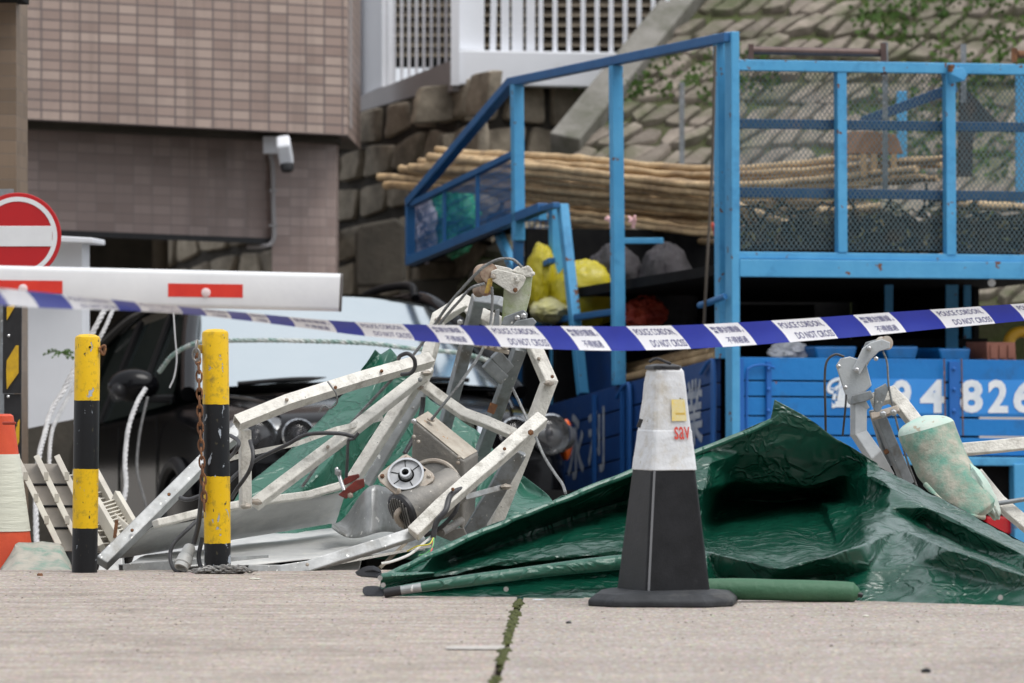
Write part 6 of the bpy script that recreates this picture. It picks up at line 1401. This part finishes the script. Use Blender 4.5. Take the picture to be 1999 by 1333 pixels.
for x, y, d in ((988, 1150, 17.98), (1953, 1166, 17.55), (742, 1128, 18.15), (748, 1142, 18.1)): MB().lathe([(.004, -.002), (.008, 0), (.008, .003), (.004, .003)], P(x, y, d), -Y3, 14).build('eyelet', M['steel'], ft)
gt_ = MB(); gp = spline([P(1370, 1150, 17.85), P(1450, 1150, 17.85), P(1560, 1153, 17.85), P(1640, 1155, 17.85), P(1668, 1158, 17.85), P(1680, 1160, 17.85)], 8)
gt_.tube(gp, [PX(21, 17.85) * (1 if i < 24 else (1 if i < 30 else max(.25, 1 - (i - 30) / 12))) * (1 + .05 * noise.noise(p * 8)) for i, p in enumerate(gp)], 20)
gro = thing('green_roll', P(1520, 1173, 17.85), 'rolled green fabric bolster on the ground right of the black cone', 'roll')
gt_.build('roll', M['roll'], gro); MB().tube([P(1674, 1160, 17.84), P(1684, 1162, 17.84)], PX(5, 17.8), 10).build('end_knot', M['black'], gro)

# ------------------------------------------------------------------ black cone with white sleeve
cone = thing('black_cone', P(1295, 1170, 17.72), 'tall black traffic cone with a scuffed white sleeve standing before the green tarpaulin', 'traffic cone')
cone.location.z = 0
dC = 17.72; cx0 = P(1295, 1170, dC).x; base0 = Vector((cx0, dC, 0)); k = PX(1, dC); tilt = Vector((PX(2, dC) / .75, 0, 0))
def octa(hw, ch, z, rot=R(-20), w2=1.0, jit=0.0, lean=0.0, seed=0):
    pts = []
    for (a, b) in ((-1, -1), (1, -1), (1, 1), (-1, 1)):
        for s_ in ((0, 1) if a * b < 0 else (1, 0)):
            x, y = (a * hw, b * (hw - ch)) if s_ == (0 if a * b < 0 else 1) else (a * (hw - ch), b * hw)
            pts.append((x, y))
    pts = sorted(pts, key=lambda q: math.atan2(q[1], q[0])); out = []
    for i, (x, y) in enumerate(pts):
        j = 1 + jit * noise.noise(Vector((i * 1.3 + seed, z * 30, seed)))
        xr, yr = x * math.cos(rot) - y * math.sin(rot), x * math.sin(rot) + y * math.cos(rot)
        out.append(base0 + Vector((xr * j + lean * z, yr * j, z)))
    return out
def oloft(levels, name, m, par=cone, bevel=0.004, capb=True, sub=0):
    mb = MB(); n = 8; vs = [v for l in levels for v in l]; fs = []
    for i in range(len(levels) - 1):
        for q in range(n): fs.append((i * n + q, i * n + (q + 1) % n, (i + 1) * n + (q + 1) % n, (i + 1) * n + q))
    if capb: fs.append(tuple(range(n))[::-1]); fs.append(tuple(range((len(levels) - 1) * n, len(levels) * n)))
    mb.add(vs, fs); return mb.build(name, m, par, bevel=bevel, segs=3, sub=sub)
def hwz(y):   # half width in px at image height y
    return {1150: 89, 905: 59, 830: 50, 712: 37}.get(y) or (37 + (y - 712) * (89 - 37) / (1150 - 712))
zz = lambda y: (1170 - y) * k
RT = R(24); fl = 1 / 1.26
oloft([octa(141 * k, 52 * k, 0, R(-5)), octa(141 * k, 52 * k, 12 * k, R(-5)), octa(126 * k, 46 * k, 24 * k, R(-5)), octa(80 * k, 8 * k, 30 * k, RT)], 'base', M['conebase'], bevel=.006)
oloft([octa(hwz(y) * k * fl, 5 * k, zz(y), RT, lean=.004) for y in (1146, 1050, 1000, 902, 880)], 'body', M['rubber'], bevel=.005)
MB().bar([sorted(octa(hwz(y) * k * fl + .0005, 5 * k, zz(y), RT, lean=.004), key=lambda q: q.y)[0] for y in (1140, 1000, 908)], None, .007, .003).build('ridge_highlight', pm('rubber_edge_highlight', (.16, .165, .175), .5), cone, smooth=False)  # pale strip paints the highlight along the cone's lit corner
lv_ = []
for y, g in ((908, 3.2), (880, 2), (850, 1.2), (832, 1.8), (829, .6), (800, .8), (770, .3), (740, .7), (716, .2), (708, -4)): lv_.append(octa((hwz(y) + g) * k * fl, 6 * k, zz(y), RT, jit=.055, lean=.006, seed=3))
oloft(lv_, 'reflective_sleeve', M['sleeve'], bevel=.003)
lv_ = [octa(31 * k, 10 * k, zz(712), RT), octa(30 * k, 10 * k, zz(705), RT), octa(16 * k, 6 * k, zz(701), RT)]
oloft(lv_, 'top_lip', M['black'], bevel=.002)
MB().tube(spline([P(1268, 706, 17.68), P(1282, 700, 17.66), P(1296, 705, 17.66), P(1310, 710, 17.66)]), PX(3, 17.7), 8).build('top_tie', M['black'], cone)
# prints on the sleeve: lie on the front facet
def facet_at(y, u):      # front facet (between the two lowest-y vertices), u 0..1 left to right
    g = 2.4; L_ = octa((hwz(y) + g) * k * fl, 6 * k, zz(y), RT, lean=.006); fr = sorted(L_, key=lambda p: p.x)
    cand = [(L_[i], L_[(i + 1) % 8]) for i in range(8)]; a, b = max(cand, key=lambda e: (e[1] - e[0]).length * (-(e[0].y + e[1].y) / 2 + dC) * (1 if abs(e[1].x - e[0].x) > abs(e[1].y - e[0].y) else 0))
    if a.x > b.x: a, b = b, a
    n_ = Vector((b.y - a.y, -(b.x - a.x), 0)).normalized(); n_ = n_ if n_.y < 0 else -n_
    return a.lerp(b, u) + n_ * .003
MB().grid([[facet_at(y, u) for u in (.44, .68, .90)] for y in (812, 792, 770)]).build('yellow_sticker', M['yellowstick'], cone, smooth=False)
MB().grid([[facet_at(y, u) + Vector((0, -.0006, 0)) for u in (.56, .86)] for y in (800, 796)] + []).build('sticker_print', pm('sticker_print', (.62, .42, .08), .5), cone, smooth=False)
mb = MB(); text_fit(mb, 'sav', lambda u, v: facet_at(848 - 25 * v, .50 + .46 * u) + Vector((0, -.001, 0)), .01); mb.build('lettering', M['conetext'], cone, smooth=False, recalc=False)
MB().box(P(1249, 826, 17.66), 8 * k, .01, 18 * k, Matrix.Rotation(R(20), 3, 'Y')).build('sleeve_tag', M['black'], cone, bevel=.002)

# ------------------------------------------------------------------ second wreck at the right
W = thing('bent_hanger_frame', Vector((1.4, 20.6, road_z(20.6))), 'bent white and grey hanger frame with a small pulley head in front of the tailgate', 'hanger frame')
D2 = 20.9
def wb(name, pts, w, m, h=None, roll=20, bev=.004): return MB().bar([P(*p) for p in pts], None, PX(w, D2), h or PX(w, D2), R(roll)).build(name, m, W, bevel=bev)
LG = pm('light_grey_paint', (.42, .44, .46), .5, .1, col2=(.50, .52, .53), ns=12, dirt=(.28, .27, .26), ds=9, dt=.58, bump=.001)
pl([(1633, 714), (1642, 700), (1660, 696), (1690, 706), (1702, 752), (1672, 782), (1660, 790), (1656, 786)], D2, .05, LG, 'head_plate', W)
pl([(1664, 722), (1684, 680), (1700, 668), (1722, 662), (1738, 668), (1737, 680), (1716, 686), (1690, 712), (1678, 732)], D2 - .03, .02, LG, 'arm_plate', W)
pl([(1676, 700), (1690, 668), (1720, 660), (1728, 672), (1706, 690), (1690, 720)], D2 + .055, .02, M['galv'], 'arm_plate', W)
MB().lathe([(.008, -.02), (.026, -.02), (.026, -.013), (.018, 0), (.026, .013), (.026, .02), (.008, .02)], P(1726, 670, D2), Vector((.6, -1, .1)), 22).build('pulley_wheel', M['flange'], W)
for x, y, r in ((1637, 715, 4), (1672, 722, 5), (1696, 680, 5), (1650, 756, 4), (1724, 808, 6), (1744, 805, 6), (1710, 700, 4)): bolt(x, y, D2 - .035, r, M['steel'], W)
pl([(1660, 790), (1664, 772), (1700, 762), (1706, 776), (1690, 784)], D2 - .04, .03, M['galv'], 'angle_plate', W)
pl([(1708, 760), (1730, 748), (1735, 760), (1720, 800), (1716, 812), (1706, 800)], D2 - .02, .03, M['galv'], 'angle_plate', W)
wb('frame_tube', [(1690, 782, D2), (1676, 790, D2), (1676, 845, D2), (1704, 886, D2), (1730, 930, D2 + .1)], 26, LG)
wb('frame_tube', [(1700, 784, D2 + .05), (1740, 770, D2 + .05), (1760, 790, D2 + .05), (1800, 842, D2), (1840, 900, D2)], 26, M['cream'])
wb('frame_leg', [(1716, 812, D2 + .1), (1740, 870, D2 + .1), (1772, 945, D2 + .15)], 22, M['galv'])
wb('frame_leg', [(1702, 800, D2 + .12), (1720, 860, D2 + .12), (1735, 910, D2 + .15)], 12, M['galv'])
wb('cross_pin', [(1700, 814, D2 - .01), (1755, 798, D2 - .01)], 14, M['flange'])
wb('rung', [(1726, 884, D2 + .1), (1745, 874, D2 + .1)], 9, M['rust'])
wb('handrail', [(1872, 878, 20.6), (1920, 874, 20.6), (1999, 866, 20.65), (2150, 862, 20.7)], 23, M['cream'], roll=12)
wb('diagonal_brace', [(1905, 925, 20.7), (1950, 980, 20.65), (2010, 1030, 20.6), (2100, 1100, 20.5)], 24, M['cream'])
mb = MB(); mb.tube([P(1940, 984, 20.6), P(2080, 962, 20.6)], PX(4.5, 20.6), 10); mb.build('thin_rod', M['galv'], W)
wire([(1648, 696, D2), (1630, 692, D2), (1614, 706, D2), (1610, 740, D2), (1611, 790, D2), (1612, 845, D2 + .05)], .0045, 'dark cable looping from the small pulley head down to the tarpaulin', M['cable'], 'cable_loop', 'cable', False)
wire([(1652, 770, D2 - .05), (1650, 800, D2 - .05), (1645, 850, D2)], .004, 'short dark cable beside the white hanger tube', M['cable'], 'cable', 'cable', False)
wire([(1724, 686, D2 - .02), (1732, 710, D2 - .02), (1736, 760, D2 - .02), (1752, 830, D2), (1768, 890, D2 + .05), (1790, 950, D2 + .1)], .004, 'thin wire rope running down the small hanger frame', None, 'wire_rope')
pad = thing('canvas_pad', P(1870, 1010, 20.4), 'paint stained green and beige padded canvas tube leaning before the tailgate', 'pad')
mb = MB(); rows = []; cs = spline([P(1800, 812, 20.45), P(1812, 850, 20.42), P(1836, 900, 20.38), P(1866, 950, 20.32), P(1896, 990, 20.28), P(1912, 1012, 20.26)], 6)
for i, c in enumerate(cs):
    u = i / (len(cs) - 1); t = (cs[min(i + 1, len(cs) - 1)] - cs[max(0, i - 1)]).normalized(); a_ = t.cross(Y3).normalized(); b_ = Y3
    prof = [.10, .62, .86, .97, 1.0]; rw = (prof[i] if i < 5 else 1.0 - .20 * (u - .15)) * PX(54, 20.4) * (1 if u < .9 else 1 - (u - .9) * 3.5)
    r = []
    for q in range(33):
        an = 2 * math.pi * (q % 32) / 32; d = a_ * math.cos(an) + b_ * math.sin(an) * .85
        p = c + d * rw; p += d * rw * (.07 * noise.noise(p * 14) + .05 * (1 - 2 * abs(noise.noise(p * 9 + Vector((4, 0, 0)))))); r.append(p)
    rows.append(r)
mb.grid(rows[4:]); mb.build('tube', M['padcloth'], pad, sub=1)
MB().grid(rows[:5]).build('end_cover', M['padtop'], pad, sub=1)
MB().blob(P(1921, 962, 20.3), PX(17, 20.3), .05, PX(56, 20.3), .15, 2.5, 30, 24, Matrix.Rotation(R(-28), 3, 'Y'), 3).build('loose_flap', M['padtop'], pad)
MB().tube(spline([P(1806, 945, 20.27), P(1840, 980, 20.2), P(1880, 1004, 20.18), P(1922, 1010, 20.22)], 8), PX(5, 20.3), 10).build('hem', M['padcloth'], pad)
